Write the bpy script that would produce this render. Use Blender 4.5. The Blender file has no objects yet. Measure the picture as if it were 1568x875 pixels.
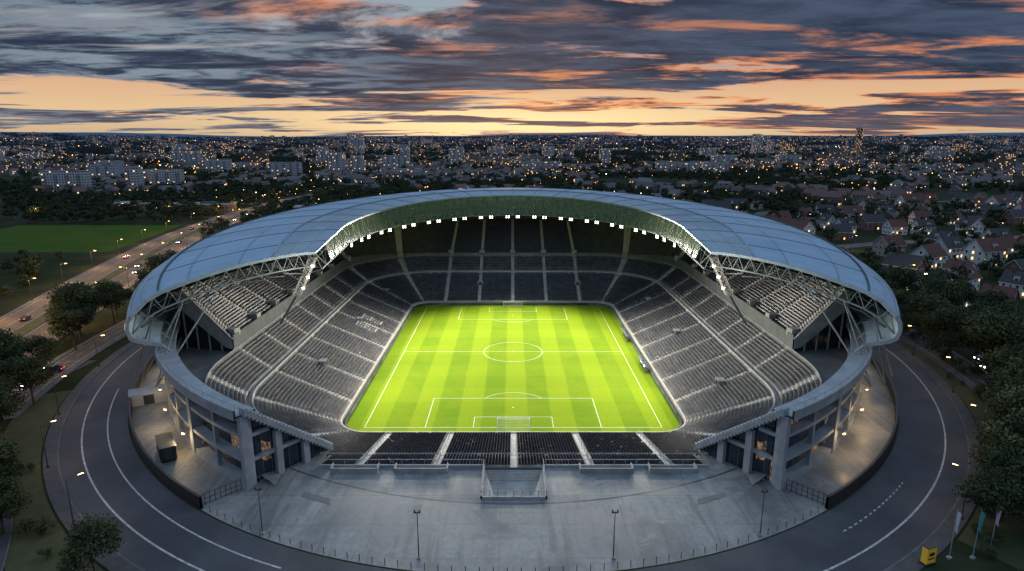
import bpy, math, random
import numpy as np
from mathutils import Vector
random.seed(7); rng=np.random.default_rng(7)
sc=bpy.context.scene
GZ=8.0
# ------------------------------------------------------------------ materials
class NT:
    def __init__(s,nt): s.nt=nt; s.N=nt.nodes; s.L=nt.links
    def n(s,t,**k):
        x=s.N.new(t)
        for a,b in k.items(): setattr(x,a,b)
        return x
    def put(s,sock,v):
        if isinstance(v,bpy.types.NodeSocket): s.L.new(v,sock)
        elif v is not None:
            try: sock.default_value=v
            except Exception: sock.default_value=(*v,1)
    def m(s,op,a,b=None,c=None,clamp=False):
        x=s.n('ShaderNodeMath',operation=op); x.use_clamp=clamp
        s.put(x.inputs[0],a)
        if b is not None: s.put(x.inputs[1],b)
        if c is not None: s.put(x.inputs[2],c)
        return x.outputs[0]
    def ss(s,v,a,b,lo=0.,hi=1.):
        x=s.n('ShaderNodeMapRange',interpolation_type='SMOOTHSTEP')
        s.put(x.inputs[0],v); s.put(x.inputs[1],a); s.put(x.inputs[2],b); s.put(x.inputs[3],lo); s.put(x.inputs[4],hi)
        return x.outputs[0]
    def mix(s,f,a,b,bt='MIX'):
        x=s.n('ShaderNodeMix',data_type='RGBA',blend_type=bt); x.clamp_factor=True
        s.put(x.inputs[0],f)
        for i,v in ((6,a),(7,b)):
            if isinstance(v,bpy.types.NodeSocket): s.L.new(v,x.inputs[i])
            else: x.inputs[i].default_value=(v[0],v[1],v[2],1)
        return x.outputs[2]
    def noise(s,vec,scale,detail=5,rough=.55,dist=0.):
        x=s.n('ShaderNodeTexNoise'); s.L.new(vec,x.inputs['Vector'])
        x.inputs['Scale'].default_value=scale; x.inputs['Detail'].default_value=detail
        x.inputs['Roughness'].default_value=rough; x.inputs['Distortion'].default_value=dist
        return x.outputs['Fac']
    def ramp(s,f,pts,interp='LINEAR'):
        x=s.n('ShaderNodeValToRGB'); x.color_ramp.interpolation=interp
        e=x.color_ramp.elements
        while len(e)<len(pts): e.new(.5)
        for i,(p,c) in enumerate(pts): e[i].position=p; e[i].color=(*c,1)
        s.put(x.inputs[0],f); return x.outputs[0]
def newmat(name):
    m=bpy.data.materials.new(name); m.use_nodes=True
    t=NT(m.node_tree); b=m.node_tree.nodes['Principled BSDF']
    return m,t,b
def mat(name,c1,c2=None,scale=.5,rough=.7,metal=0.,bump=0.,emis=None,es=0.,alpha=1.,spec=.5,haze=None):
    m,t,b=newmat(name)
    tc=t.n('ShaderNodeTexCoord').outputs['Object']
    if c2 is None: c2=tuple(x*.8 for x in c1)
    f=t.noise(tc,scale,7,.6)
    f=t.ss(f,.32,.68)
    c=t.mix(f,c1,c2)
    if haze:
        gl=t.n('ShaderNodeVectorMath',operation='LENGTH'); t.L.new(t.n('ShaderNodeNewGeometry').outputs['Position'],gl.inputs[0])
        c=t.mix(t.ss(gl.outputs['Value'],500.,6000.,0.,.88),c,haze)  # aerial haze painted into the base colour, stronger with distance
    t.L.new(c,b.inputs['Base Color'])
    b.inputs['Roughness'].default_value=rough; b.inputs['Metallic'].default_value=metal
    b.inputs['Specular IOR Level'].default_value=spec
    b.inputs['Alpha'].default_value=alpha
    if bump:
        bp=t.n('ShaderNodeBump'); bp.inputs['Strength'].default_value=bump
        t.L.new(t.noise(tc,scale*6,5),bp.inputs['Height']); t.L.new(bp.outputs[0],b.inputs['Normal'])
    if emis:
        b.inputs['Emission Color'].default_value=(*emis,1); b.inputs['Emission Strength'].default_value=es
        m.cycles.emission_sampling='NONE'
    return m
# ------------------------------------------------------------------ mesh builder
class MB:
    def __init__(s): s.v=[]; s.f=[]; s.m=[]; s.uv=[]
    def quad(s,a,b,c,d,mi=0,uv=None):
        i=len(s.v); s.v+= [tuple(a),tuple(b),tuple(c),tuple(d)]; s.f.append((i,i+1,i+2,i+3)); s.m.append(mi)
        s.uv+= uv if uv else [(0,0)]*4
    def tri(s,a,b,c,mi=0):
        i=len(s.v); s.v+= [tuple(a),tuple(b),tuple(c)]; s.f.append((i,i+1,i+2)); s.m.append(mi); s.uv+=[(0,0)]*3
    def box(s,cx,cy,z0,sx,sy,sz,rot=0,mi=0,top=1.0):
        c,sn=math.cos(rot),math.sin(rot); i=len(s.v)
        for z,k in ((z0,1),(z0+sz,top)):
            for x,y in ((-1,-1),(1,-1),(1,1),(-1,1)):
                X=x*sx/2*k; Y=y*sy/2*k
                s.v.append((cx+X*c-Y*sn,cy+X*sn+Y*c,z))
        for q in ((3,2,1,0),(4,5,6,7),(0,1,5,4),(1,2,6,5),(2,3,7,6),(3,0,4,7)):
            s.f.append(tuple(i+k for k in q)); s.m.append(mi); s.uv+=[(0,0)]*4
    def beam(s,p,q,w,mi=0,w2=None,n=4):
        p=Vector(p);q=Vector(q);d=(q-p)
        if d.length<1e-6: return
        d.normalize(); a=d.orthogonal().normalized() if abs(d.z)>.99 else d.cross(Vector((0,0,1))).normalized(); b=d.cross(a)
        i=len(s.v); w2=w if w2 is None else w2
        for P,W in ((p,w),(q,w2)):
            for k in range(n):
                an=2*math.pi*(k+.5)/n; s.v.append(tuple(P+(a*math.cos(an)+b*math.sin(an))*W*(.7 if n==4 else .5)))
        for k in range(n):
            s.f.append((i+k,i+(k+1)%n,i+n+(k+1)%n,i+n+k)); s.m.append(mi); s.uv+=[(0,0)]*4
        s.f.append(tuple(i+n+k for k in range(n))); s.m.append(mi); s.uv+=[(0,0)]*n
        s.f.append(tuple(i+k for k in reversed(range(n)))); s.m.append(mi); s.uv+=[(0,0)]*n
    def grid(s,P,mi=0,uv=None,mf=None,skip=None):
        ni=len(P); nj=len(P[0]); o=len(s.v)
        for r in P: s.v+=[tuple(p) for p in r]
        for i in range(ni-1):
            for j in range(nj-1):
                if skip and skip(i,j): continue
                s.f.append((o+i*nj+j,o+(i+1)*nj+j,o+(i+1)*nj+j+1,o+i*nj+j+1))
                s.m.append(mf(i,j) if mf else mi)
                if uv: s.uv+=[uv(i,j),uv(i+1,j),uv(i+1,j+1),uv(i,j+1)]
                else: s.uv+=[(0,0)]*4
    def mesh(s,name,mats,smooth=False):
        me=bpy.data.meshes.new(name); me.from_pydata(s.v,[],s.f)
        for m in mats: me.materials.append(m)
        me.polygons.foreach_set('material_index',s.m)
        ul=me.uv_layers.new(name='UVMap'); ul.data.foreach_set('uv',np.array(s.uv,dtype=np.float32).ravel())
        if smooth: me.polygons.foreach_set('use_smooth',[True]*len(s.f))
        me.update(); return me
    def obj(s,name,mats,parent=None,smooth=False):
        return mkobj(name,s.mesh(name,mats,smooth),parent)
def mkobj(name,data,parent=None,loc=None,rot=0,scale=1):
    o=bpy.data.objects.new(name,data); sc.collection.objects.link(o)
    if parent: o.parent=parent
    if loc: o.location=loc
    o.rotation_euler[2]=rot
    if scale!=1: o.scale=(scale,)*3
    return o
def empty(name): return mkobj(name,None)
def npmesh(name,V,F,mats,mi=None):
    me=bpy.data.meshes.new(name); nv=len(V); nf=len(F); k=F.shape[1]
    me.vertices.add(nv); me.vertices.foreach_set('co',V.astype(np.float32).ravel())
    me.loops.add(nf*k); me.loops.foreach_set('vertex_index',F.astype(np.int32).ravel())
    me.polygons.add(nf); me.polygons.foreach_set('loop_start',np.arange(nf,dtype=np.int32)*k)
    for m in mats: me.materials.append(m)
    if mi is not None: me.polygons.foreach_set('material_index',mi.astype(np.int32))
    me.update(calc_edges=True); me.validate(); return me
def el(a,b,al,k=1.0): return (a*k*math.cos(al),b*k*math.sin(al))
def band(mb,r0,r1,z0,z1,angs,mi=0):
    P=[]
    for al in angs:
        xi,yi=el(*r0,al); xo,yo=el(*r1,al)
        P.append([(xi,yi,z0),(xo,yo,z0),(xo,yo,z1),(xi,yi,z1),(xi,yi,z0)])
    mb.grid(P,mi)
def lin(a,b,n): return [a+(b-a)*i/(n-1) for i in range(n)]
rad=math.radians
def sstep(x,a,b):
    t=min(1,max(0,(x-a)/(b-a))); return t*t*(3-2*t)

# shared mats
concrete=mat('concrete',(.36,.36,.35),(.24,.24,.24),.4,.85,bump=.2)
concrete_lt=mat('concrete_light',(.46,.44,.40),(.34,.33,.31),.5,.8)
stair_m=mat('stair_concrete',(.60,.56,.48),(.46,.43,.38),.6,.8)
facade_c=mat('facade_concrete',(.33,.355,.38),(.24,.265,.29),.4,.6)
row_conc=mat('terrace_concrete',(.28,.25,.215),(.12,.112,.105),.35,.85)
dark_conc=mat('dark_concrete',(.085,.085,.09),(.06,.06,.065),.4,.9)
kerb=mat('kerb_stone',(.14,.14,.14),(.09,.09,.09),.5,.9)
steel=mat('painted_steel',(.32,.39,.46),(.25,.31,.37),.6,.4,.3)
steel_dk=mat('dark_steel',(.07,.085,.10),(.05,.06,.07),.6,.5,.4)
rib_m=mat('roof_seam_metal',(.20,.28,.36),(.16,.23,.30),.6,.5,.3)
truss_m=mat('truss_steel',(.20,.23,.24),(.15,.175,.185),.6,.5,.3)
black=mat('black_panel',(.02,.022,.026),(.03,.03,.034),.6,.5)
glass=mat('dark_glass',(.02,.03,.04),(.035,.045,.055),.3,.08,.0,spec=.8)
white=mat('white_paint',(.8,.8,.78),(.68,.68,.66),.8,.6)
asphalt=mat('asphalt',(.064,.069,.080),(.038,.041,.050),.10,.75,bump=.15)
asphalt2=mat('asphalt_worn',(.115,.09,.074),(.078,.066,.056),.08,.8)
lampwarm=mat('warm_lamp',(.9,.7,.4),emis=(1,.50,.15),es=26)
lampwhite=mat('white_lamp',(.9,.9,.9),emis=(1,.93,.8),es=30)
floodm=mat('flood_lamp',(1,1,1),emis=(1,.90,.68),es=9)
litwin=mat('lit_window',(.9,.7,.4),emis=(1,.58,.22),es=1.8)
bark=mat('bark',(.09,.065,.045),(.05,.04,.03),2,.95)
# ------------------------------------------------------------------ pitch
def grassmat():
    m,t,b=newmat('pitch_grass')
    tc=t.n('ShaderNodeTexCoord').outputs['Object']; sp=t.n('ShaderNodeSeparateXYZ'); t.L.new(tc,sp.inputs[0])
    wob=t.m('MULTIPLY',t.m('SUBTRACT',t.noise(tc,.35,3),.5),.5)
    sx=t.m('PINGPONG',t.m('ADD',t.m('ADD',sp.outputs[0],202.75),wob),5.5)
    st=t.ss(sx,2.45,3.05)
    sy=t.m('PINGPONG',t.m('ADD',t.m('ADD',sp.outputs[1],200),wob),8.75); st2=t.ss(sy,4.1,4.65)
    f=t.m('ADD',t.m('MULTIPLY',st,.72),t.m('MULTIPLY',st2,.18))
    c=t.mix(f,(.130,.225,.006),(.225,.325,.009))
    n=t.noise(tc,.09,6,.6); c=t.mix(t.ss(n,.35,.7),c,t.mix(.4,c,(.25,.30,.010)))
    n2=t.noise(tc,1.6,5,.75); c=t.mix(t.m('MULTIPLY',t.ss(n2,.4,.75),.45),c,(.085,.145,.006))
    t.L.new(c,b.inputs['Base Color']); b.inputs['Roughness'].default_value=.9; b.inputs['Specular IOR Level'].default_value=.05
    return m
pitch=empty('football_pitch')
mb=MB(); rc=4.; pts=[]
for cx,cy,a0 in ((38.8-rc,56.9-rc,0),(-38.8+rc,56.9-rc,90),(-38.8+rc,-56.9+rc,180),(38.8-rc,-56.9+rc,270)):
    for k in range(7): a=rad(a0+15*k); pts.append((cx+rc*math.cos(a),cy+rc*math.sin(a),0))
mb.v+=pts; mb.f.append(tuple(range(len(pts)))); mb.m.append(0); mb.uv+=[(0,0)]*len(pts)
mb.obj('grass',[grassmat()],pitch)
mb=MB(); W=.15; z=.012
def ln(x0,y0,x1,y1):
    mb.quad((min(x0,x1)-W/2,min(y0,y1)-W/2,z),(max(x0,x1)+W/2,min(y0,y1)-W/2,z),(max(x0,x1)+W/2,max(y0,y1)+W/2,z),(min(x0,x1)-W/2,max(y0,y1)+W/2,z))
def arc(cx,cy,r,a0,a1,n=64):
    P=[[(cx+(r+s)*math.cos(a),cy+(r+s)*math.sin(a),z+.004) for s in (-W/2,W/2)] for a in lin(a0,a1,n)]
    mb.grid(P)
for x in (-34,34): ln(x,-52.5,x,52.5)
for i,y in enumerate((-52.5,0,52.5)):
    ln(-34+W,y,34-W,y)
z=.016
for sgn in (-1,1):
    for w,d in ((20.16,16.5),(9.16,5.5)):
        y0=sgn*52.5; y1=sgn*(52.5-d)
        for x in (-w,w): ln(x,y0,x,y1)
        z=.020; ln(-w,y1,w,y1); z=.016
    a=math.acos(5.5/9.15); c=sgn*(52.5-11)
    arc(0,c,9.15,-sgn*math.pi/2-a,-sgn*math.pi/2+a)
    arc(0,c,.2,0,2*math.pi,12)
arc(0,0,9.15,0,2*math.pi,80); arc(0,0,.2,0,2*math.pi,12)
mb.obj('pitch_markings',[mat('line_paint',(.70,.76,.50),(.50,.60,.30),3,.7)],pitch)
mb=MB(); mb.quad((-43,-61,-.06),(43,-61,-.06),(43,61,-.06),(-43,61,-.06)); mb.obj('pitch_surround',[mat('surround_dark',(.04,.05,.04),(.03,.035,.035),.5,.9)],pitch)
netm=mat('net',(.75,.75,.75),alpha=.9)
for sgn in (-1,1):
    g=empty('football_goal'); mb=MB(); y=sgn*52.5; yb=sgn*54.7
    for x in (-3.66,3.66):
        mb.beam((x,y,0),(x,y,2.5),.18,0,n=8); mb.beam((x,y,2.44),(x,sgn*53.6,2.44),.06); mb.beam((x,sgn*53.6,2.44),(x,yb,0),.06)
    mb.beam((-3.7,y,2.44),(3.7,y,2.44),.18,0,n=8); mb.beam((-3.66,yb,.05),(3.66,yb,.05),.06)
    mb.obj('goal_frame',[white],g)
    mb=MB()
    for i in range(25):
        x=-3.66+7.32*i/24; mb.beam((x,sgn*53.6,2.42),(x,yb,0),.032); mb.beam((x,y,2.44),(x,sgn*53.6,2.42),.032)
    for k in range(9):
        q=k/8; mb.beam((-3.66,sgn*(53.6+1.1*q),2.42*(1-q)),(3.66,sgn*(53.6+1.1*q),2.42*(1-q)),.032)
        for x in (-3.66,3.66): mb.beam((x,y,2.4*(1-q)),(x,sgn*(53.6+1.1*q),2.4*(1-q)),.032)
    mb.obj('net',[netm],g)
# ------------------------------------------------------------------ bowl geometry
HX,HY,R0=40.,58.,8.
LN=2*(HX-R0); LS=2*(HY-R0); LA=17*math.pi/2
LT=2*LN+2*LS+4*LA
def base(u):
    u=u%LT
    if u<LN/2: return (-u,-HY,0,-1)
    u-=LN/2
    def arcp(cx,cy,a0,t):
        a=a0-t*math.pi/2; return (cx+R0*math.cos(a),cy+R0*math.sin(a),math.cos(a),math.sin(a))
    if u<LA: return arcp(-(HX-R0),-(HY-R0),-math.pi/2,u/LA)
    u-=LA
    if u<LS: return (-HX,-(HY-R0)+u,-1,0)
    u-=LS
    if u<LA: return arcp(-(HX-R0),(HY-R0),math.pi,u/LA)
    u-=LA
    if u<LN: return (-(HX-R0)+u,HY,0,1)
    u-=LN
    if u<LA: return arcp((HX-R0),(HY-R0),math.pi/2,u/LA)
    u-=LA
    if u<LS: return (HX,(HY-R0)-u,1,0)
    u-=LS
    if u<LA: return arcp((HX-R0),-(HY-R0),0,u/LA)
    u-=LA
    return ((HX-R0)-u,-HY,0,-1)
FA,FB=90.,104.
def P2(u,d):
    x,y,nx,ny=base(u)
    if d<=26: return (x+nx*d,y+ny*d)
    ax,ay=x+nx*26,y+ny*26; ox,oy=x+nx*48,y+ny*48
    k=math.hypot(ox/FA,oy/FB)/.975; ox/=k; oy/=k
    t=(d-26)/22; return (ax+(ox-ax)*t,ay+(oy-ay)*t)
def wn(u):
    _,_,nx,ny=base(u); ps=math.degrees(math.acos(max(-1,min(1,-ny)))); return 1-sstep(ps,8,52)
def wf(u):
    _,_,nx,ny=base(u); ps=math.degrees(math.acos(max(-1,min(1,ny)))); return 1-sstep(ps,25,80)
def ZT(tier,u,d):
    if tier==0: zs=1.5+7.8*d/17.5
    elif tier==1: zs=10.3+4.9*(d-19)/7
    else:
        f=wf(u); q=(d-26.5)/20.5
        return (18+12.5*q)*(1-f)+(15.6+14.2*q)*f
    w=wn(u); zn=1.2+d*.262
    return zs*(1-w)+zn*w
def clipd(x,y):
    ax=abs(x)
    return y<-45 and ax>34 and y<-78-1.3*(ax-34)+.2
NAIS=32; AS=LT/NAIS
us=[]
for i in range(NAIS):
    c=i*AS; us+=[c-.6,c+.6]+[c+.6+(AS-1.2)*k/6 for k in range(1,6)]
us.sort(); us.append(us[0]+LT)
def isaisle(ua,ub): return abs(((ua+ub)/2/AS+.5)%1-.5)*AS<.45
tiers=[(0,0,17.5,21),(1,19,26,9),(2,26.5,47,25)]
U45a=LN/2+LA+ (50-44); U45b=LT-(LN/2+LA)-(50-44)
stad=empty('stadium')
mb=MB()
for ti,d0,d1,nr in tiers:
    dd=(d1-d0)/nr
    U=us if ti<2 else [u for u in us if U45a-1<=u<=U45b+1]
    Q=[]
    for u in U:
        a0=P2(u,d0); r2=[(*a0,-.1 if ti==0 else ZT(ti,u,d0)-(1.0 if ti==1 else 2.8))]
        for i in range(nr):
            a=P2(u,d0+dd*i); b=P2(u,d0+dd*(i+1)); z_=ZT(ti,u,d0+dd*i)
            r2+=[(a[0],a[1],z_),(b[0],b[1],z_)]
        Q.append(r2)
    def sk(i,j,P=Q): return clipd((P[i][j][0]+P[i+1][j][0])/2,(P[i][j][1]+P[i+1][j][1])/2)
    mb.grid(Q,0,mf=lambda i,j,U=U,ti=ti:1 if isaisle(U[i],U[i+1]) else (2 if j==0 else (0 if ti<2 else 4)),skip=sk)
def strip(da,za,db,zb,mi,U=us):
    P=[[(*P2(u,da),za(u)),(*P2(u,db),zb(u))] for u in U]
    mb.grid(P,mi,skip=lambda i,j:clipd((P[i][0][0]+P[i+1][1][0])/2,(P[i][0][1]+P[i+1][1][1])/2))
strip(17.5,lambda u:ZT(0,u,17.1),19,lambda u:ZT(0,u,17.1),2)
Un=[u for u in us if not (u<LN/2-1 or u>LT-LN/2+1)]
strip(26,lambda u:ZT(1,u,25.3),47.9,lambda u:ZT(1,u,25.3)+.2,3,Un)
mb.obj('terraces',[row_conc,stair_m,concrete,mat('terrace_floor',(.17,.175,.18),(.12,.12,.125),.3,.8),dark_conc],stad)
mb=MB()
def ledge(d,w,zf,h,mi,U):
    P=[]
    for u in U:
        a=P2(u,d); b=P2(u,d+w); z=zf(u); P.append([(*a,z),(*a,z+h),(*b,z+h),(*b,z)])
    mb.grid(P,mi,skip=lambda i,j:clipd(P[i][0][0],P[i][0][1]))
Unn=[u for u in us if LN/2+2<u<LT-LN/2-2]
ledge(17.6,.18,lambda u:ZT(0,u,17.1),1.0,0,Unn)
ledge(26.05,.2,lambda u:ZT(1,u,25.3),1.1,1,Unn)
ledge(-.45,.3,lambda u:-.1,1.6,0,us)
mb.obj('tier_walls',[stair_m,concrete],stad)
mb=MB()
for i in range(NAIS):
    u=i*AS
    for ti,d0,d1 in ((0,1,17),(1,19.3,25.6),(2,28,46.5)):
        if ti==2 and not U45a+2<u<U45b-2: continue
        n=6
        for k in range(n):
            da=d0+(d1-d0)*k/n; db=d0+(d1-d0)*(k+.75)/n
            a=P2(u,da); b_=P2(u,db)
            if clipd(*a) or clipd(*b_): continue
            za,zb=ZT(ti,u,da)+1.,ZT(ti,u,db)+1.
            mb.beam((*a,za),(*b_,zb),.05); mb.beam((*a,za-1),(*a,za),.05); mb.beam((*b_,zb-1),(*b_,zb),.05)
for d,ti,U in ((17.9,0,Unn),(19,1,Unn),(26.4,2,[u for u in us if U45a<=u<=U45b])):
    for ua,ub in zip(U,U[1:]):
        a=P2(ua,d);b_=P2(ub,d)
        if clipd(*a): continue
        h=1.15; za,zb=ZT(ti,ua,d)+h,ZT(ti,ub,d)+h
        mb.beam((*a,za),(*b_,zb),.06); mb.beam((*a,za-h),(*a,za),.05)
mb.obj('hand_rails',[steel],stad)
mb=MB()
ledge(-1.3,.12,lambda u:0,.95,0,us)
mb.obj('advertising_boards',[mat('led_board',(.03,.04,.05),(.2,.22,.22),.15,.3)],pitch)
mb=MB()
U3=[u for u in us if U45a-1<=u<=U45b+1]
ledge(26.3,.2,lambda u:ZT(2,u,26.5)-2.7,3.7,0,U3)
mb.obj('upper_tier_fascia',[mat('fascia',(.15,.16,.17),(.10,.105,.11),.4,.5)],stad)
ug=np.linspace(0,LT,4200)
segV=[];segM=[]
for ti,d0,d1,nr in tiers:
    dd=(d1-d0)/nr
    for i in range(nr):
        d=d0+dd*i; A=np.array([P2(u,d) for u in ug[::3]]); uu=ug[::3]
        B=np.array([P2(u,d+dd) for u in ug[::3]])
        zz=np.array([ZT(ti,u,d) for u in uu])
        s=np.concatenate([[0],np.cumsum(np.hypot(*np.diff(A,axis=0).T))])
        n=int(s[-1]/.56); si=(np.arange(n)+.5)*s[-1]/n
        f=lambda arr:np.interp(si,s,arr)
        ax,ay,bx,by,zc,ui=f(A[:,0]),f(A[:,1]),f(B[:,0]),f(B[:,1]),f(zz),f(uu)
        ok=np.abs(((ui/AS+.5)%1)-.5)*AS>.8
        if ti==2: ok&=(ui>U45a)&(ui<U45b)
        ok&=~((ay<-45)&(np.abs(ax)>33.5)&(ay<-77.2-1.3*(np.abs(ax)-34)))
        ok&=rng.random(n)>.012
        wm_=np.zeros(n,bool)
        if ti==0 and 5<=i<=12:
            yy=(ay-8)/2.1; cell=np.floor(yy); fr=yy-cell; letter_=(ax<0)&(cell>=0)&(cell<6)&(cell!=3)  # letter-like blocks picked out in pale seats
            wm_=letter_&((fr<.35)|((i in (5,9,12))&(fr<.8)))
        nx,ny=bx-ax,by-ay; l=np.hypot(nx,ny); nx/=l; ny/=l; tx,ty=-ny,nx
        hw=.22; pts=[]
        for (o,h,sg) in ((.28,.42,-1),(.28,.42,1),(.66,.40,1),(.66,.40,-1),(.66,.40,-1),(.66,.40,1),(.78,.80,1),(.78,.80,-1)):
            pts.append(np.stack([ax+nx*o*dd/.82+tx*hw*sg,ay+ny*o*dd/.82+ty*hw*sg,zc+h],1)[ok])
        segV.append(np.stack(pts,1).reshape(-1,3)); segM.append(np.repeat(wm_[ok].astype(int),2))
V=np.concatenate(segV); F=np.arange(len(V)).reshape(-1,4)
m,t,b=newmat('seat_plastic')
ri=t.n('ShaderNodeNewGeometry').outputs['Random Per Island']
t.L.new(t.ramp(ri,[(0,(.014,.018,.036)),(.6,(.028,.032,.052)),(1,(.075,.075,.09))]),b.inputs['Base Color']); b.inputs['Roughness'].default_value=.42
mkobj('seats',npmesh('seats',V,F,[m,mat('pale_seat_plastic',(.5,.5,.5),rough=.45)],np.concatenate(segM)),stad)
mb=MB()
for i in range(NAIS):
    u=i*AS
    for d,ti in ((27,2),(10,0)):
        if ti==2 and not(U45a+3<u<U45b-3): continue
        if ti==0 and (i%3 or not(LN/2+LA<u<LT-LN/2-LA) ): continue
        x,y=P2(u,d); x2,y2=P2(u,d+1.6); r=math.atan2(y2-y,x2-x)+math.pi/2; z0=ZT(ti,u,d)
        mb.box((x+x2)/2,(y+y2)/2,z0-.2,2.2,1.9,2.0 if ti else 1.4,r,0)
        xf,yf=x-(x2-x)*.14,y-(y2-y)*.14
        mb.box(xf,yf,z0-.1,1.3,.12,1.6 if ti else 1.1,r,1)  # black slab stands in for the shade inside the portal opening
mb.obj('vomitories',[concrete_lt,black],stad)
mb=MB()
P=[]
U4=[u for u in us if U45a<=u<=U45b]
for u in U4:
    a=P2(u,26.8); zt=ZT(2,u,26.5)-2.6; P.append([(*a,14.9),(*a,max(15,zt))])
mb.grid(P,0)
mb.obj('hospitality_glazing',[mat('box_glass',(.05,.06,.06),(.10,.09,.07),.5,.15,emis=(1,.7,.4),es=.03)],stad)
mb=MB()
for u in (U4[0],U4[-1]):
    top=[(*P2(u,d),ZT(2,u,d)+.5) for d in lin(26.3,47,14)]
    bot=[(*P2(u,d),max(16.0,ZT(2,u,d)-3.2-(d-26)*.10)) for d in lin(26.3,47,14)]
    P=[]
    for tp,bt in zip(top,bot):
        P.append([(bt[0],bt[1],bt[2]),(bt[0],bt[1]-.6,bt[2]),(tp[0],tp[1]-.6,tp[2]),(tp[0],tp[1],tp[2])])
    mb.grid(P,0)
    P=[[(p[0],p[1]+.6,14.9),(p[0],p[1]+.6,p[2])] for p in bot]; mb.grid(P,1)
    for p in bot[::3]: mb.beam((p[0],p[1]-.2,14.9),(p[0],p[1]-.2,p[2]),.35,0)
mb.obj('tier_end_wall',[concrete,glass],stad)
mb=MB()
P=[]
for u in U4:
    a=P2(u,47.1); P.append([(*a,8),(*a,ZT(2,u,47)+2.2)])
mb.grid(P,0); mb.obj('bowl_back_wall',[dark_conc],stad)
# ------------------------------------------------------------------ roof
OA,OB,IA,IB=95.,108.,50.5,77.
def O2(q,k=1.):
    al=rad(216.4-252.8*q); return (OA*k*math.cos(al),OB*k*math.sin(al))
def I2(q,k=1.):
    al=rad(201.3-222.6*q); x=IA*math.cos(al); y=IB*math.sin(al)
    if y<0: x=math.copysign(IA,x)
    return (x*k,y*k)
def Zo(y): return 35.6+.062*y
def Zi(y): return 39.2+.037*y if y>0 else 39.2+.11*y
def RF(q,t,dz=0):
    xo,yo=O2(q); xi,yi=I2(q)
    z=(1-t)*Zo(yo)+t*Zi(yi)+2.0*math.sin(math.pi*t)**.8
    if t<.14: z-= 2.2*((.14-t)/.14)**2
    return (xo+(xi-xo)*t,yo+(yi-yo)*t,z+dz)
def SH(q,k):
    prof=((.950,None),(.972,-9.6),(.992,-6.6),(1.004,-4.4),(1.009,-2.6),(1.007,-1.1))[k]
    x,y=O2(q,prof[0]); z=RF(q,0)[2]; return (x,y,22.6 if prof[1] is None else max(22.6+k*.8,z+prof[1]))
def roofmat(name,c1,c2,alpha,rough,metal,ls):
    m,t,b=newmat(name)
    uv=t.n('ShaderNodeTexCoord').outputs['UV']; ob=t.n('ShaderNodeTexCoord').outputs['Object']
    sp=t.n('ShaderNodeSeparateXYZ'); t.L.new(uv,sp.inputs[0])
    fu=t.m('FRACT',sp.outputs[0]); fv=t.m('FRACT',sp.outputs[1])
    l1=t.m('ADD',t.m('LESS_THAN',fu,.045),t.m('LESS_THAN',fv,.05),clamp=True)
    l2=t.m('LESS_THAN',t.m('FRACT',t.m('MULTIPLY',sp.outputs[0],4.)),.12)
    fl=t.n('ShaderNodeVectorMath',operation='FLOOR'); t.L.new(uv,fl.inputs[0])
    wn_=t.n('ShaderNodeTexWhiteNoise'); t.L.new(fl.outputs[0],wn_.inputs[0])
    c=t.mix(wn_.outputs['Value'],c1,c2); n=t.noise(ob,.05,7,.65); c=t.mix(t.ss(n,.35,.7),c,t.mix(.2,c,(.06,.10,.15)))
    n2=t.noise(ob,.5,6,.7); c=t.mix(t.m('MULTIPLY',t.ss(n2,.45,.75),.18),c,(.10,.13,.17))
    c=t.mix(t.m('MULTIPLY',l2,.16),c,(.05,.08,.12)); c=t.mix(t.m('MULTIPLY',l1,ls),c,(.06,.085,.12))
    t.L.new(c,b.inputs['Base Color']); b.inputs['Metallic'].default_value=metal
    t.L.new(t.m('ADD',t.m('ADD',t.m('MULTIPLY',wn_.outputs['Value'],.05),t.m('MULTIPLY',n,.2)),rough),b.inputs['Roughness'])
    b.inputs['Alpha'].default_value=alpha; b.inputs['Specular IOR Level'].default_value=.35
    return m
rm=roofmat('roof_metal',(.345,.48,.60),(.375,.515,.635),1,.36,.2,.38)
rg=roofmat('roof_glazing',(.34,.45,.53),(.42,.53,.59),.93,.22,.15,.5)
NQ=121
mb=MB(); P=[]
TR=[0,.02,.05,.09,.14]+lin(.2,.72,9)
for i in range(NQ):
    q=i/(NQ-1); P.append([SH(q,k) for k in range(6)]+[RF(q,t_) for t_ in TR])
mb.grid(P,0,uv=lambda i,j:(i*.5,j*.25 if j>9 else j*.5))
mb.obj('roof_cladding',[rm],stad,True)
mb=MB(); P=[[RF(i/(NQ-1),t_) for t_ in lin(.72,1,7)] for i in range(NQ)]
mb.grid(P,0,uv=lambda i,j:(i*.5+.0,j*.5)); mb.obj('roof_glass_ring',[rg],stad,True)
mb=MB(); P=[[RF(i/(NQ-1),t_,-1.0) for t_ in lin(.02,.74,7)] for i in range(NQ)]
mb.grid(P,0); mb.obj('roof_soffit',[mat('soffit',(.06,.07,.08),(.04,.05,.055),.3,.7)],stad,True)
mb=MB()
for tt,w in ((0.0,.3),(.13,.35),(.72,.4),(1.0,.5)):
    for i in range(NQ-1): mb.beam(RF(i/(NQ-1),tt,.12),RF((i+1)/(NQ-1),tt,.12),w,0 if tt!=.13 else 1)
for i in range(0,NQ,5):
    q=i/(NQ-1); ts=lin(0,1,15); ed=i in(0,NQ-1)
    for a,b_ in zip(ts,ts[1:]): mb.beam(RF(q,a,.06),RF(q,b_,.06),.7 if ed else .16,0 if ed else 2)
    for k in range(5): mb.beam(SH(q,k),SH(q,k+1),.7 if ed else .3,0)
    if ed: mb.beam(SH(q,5),RF(q,0),.7,0)
mb.obj('roof_ribs',[steel,steel_dk,rib_m],stad)
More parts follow.
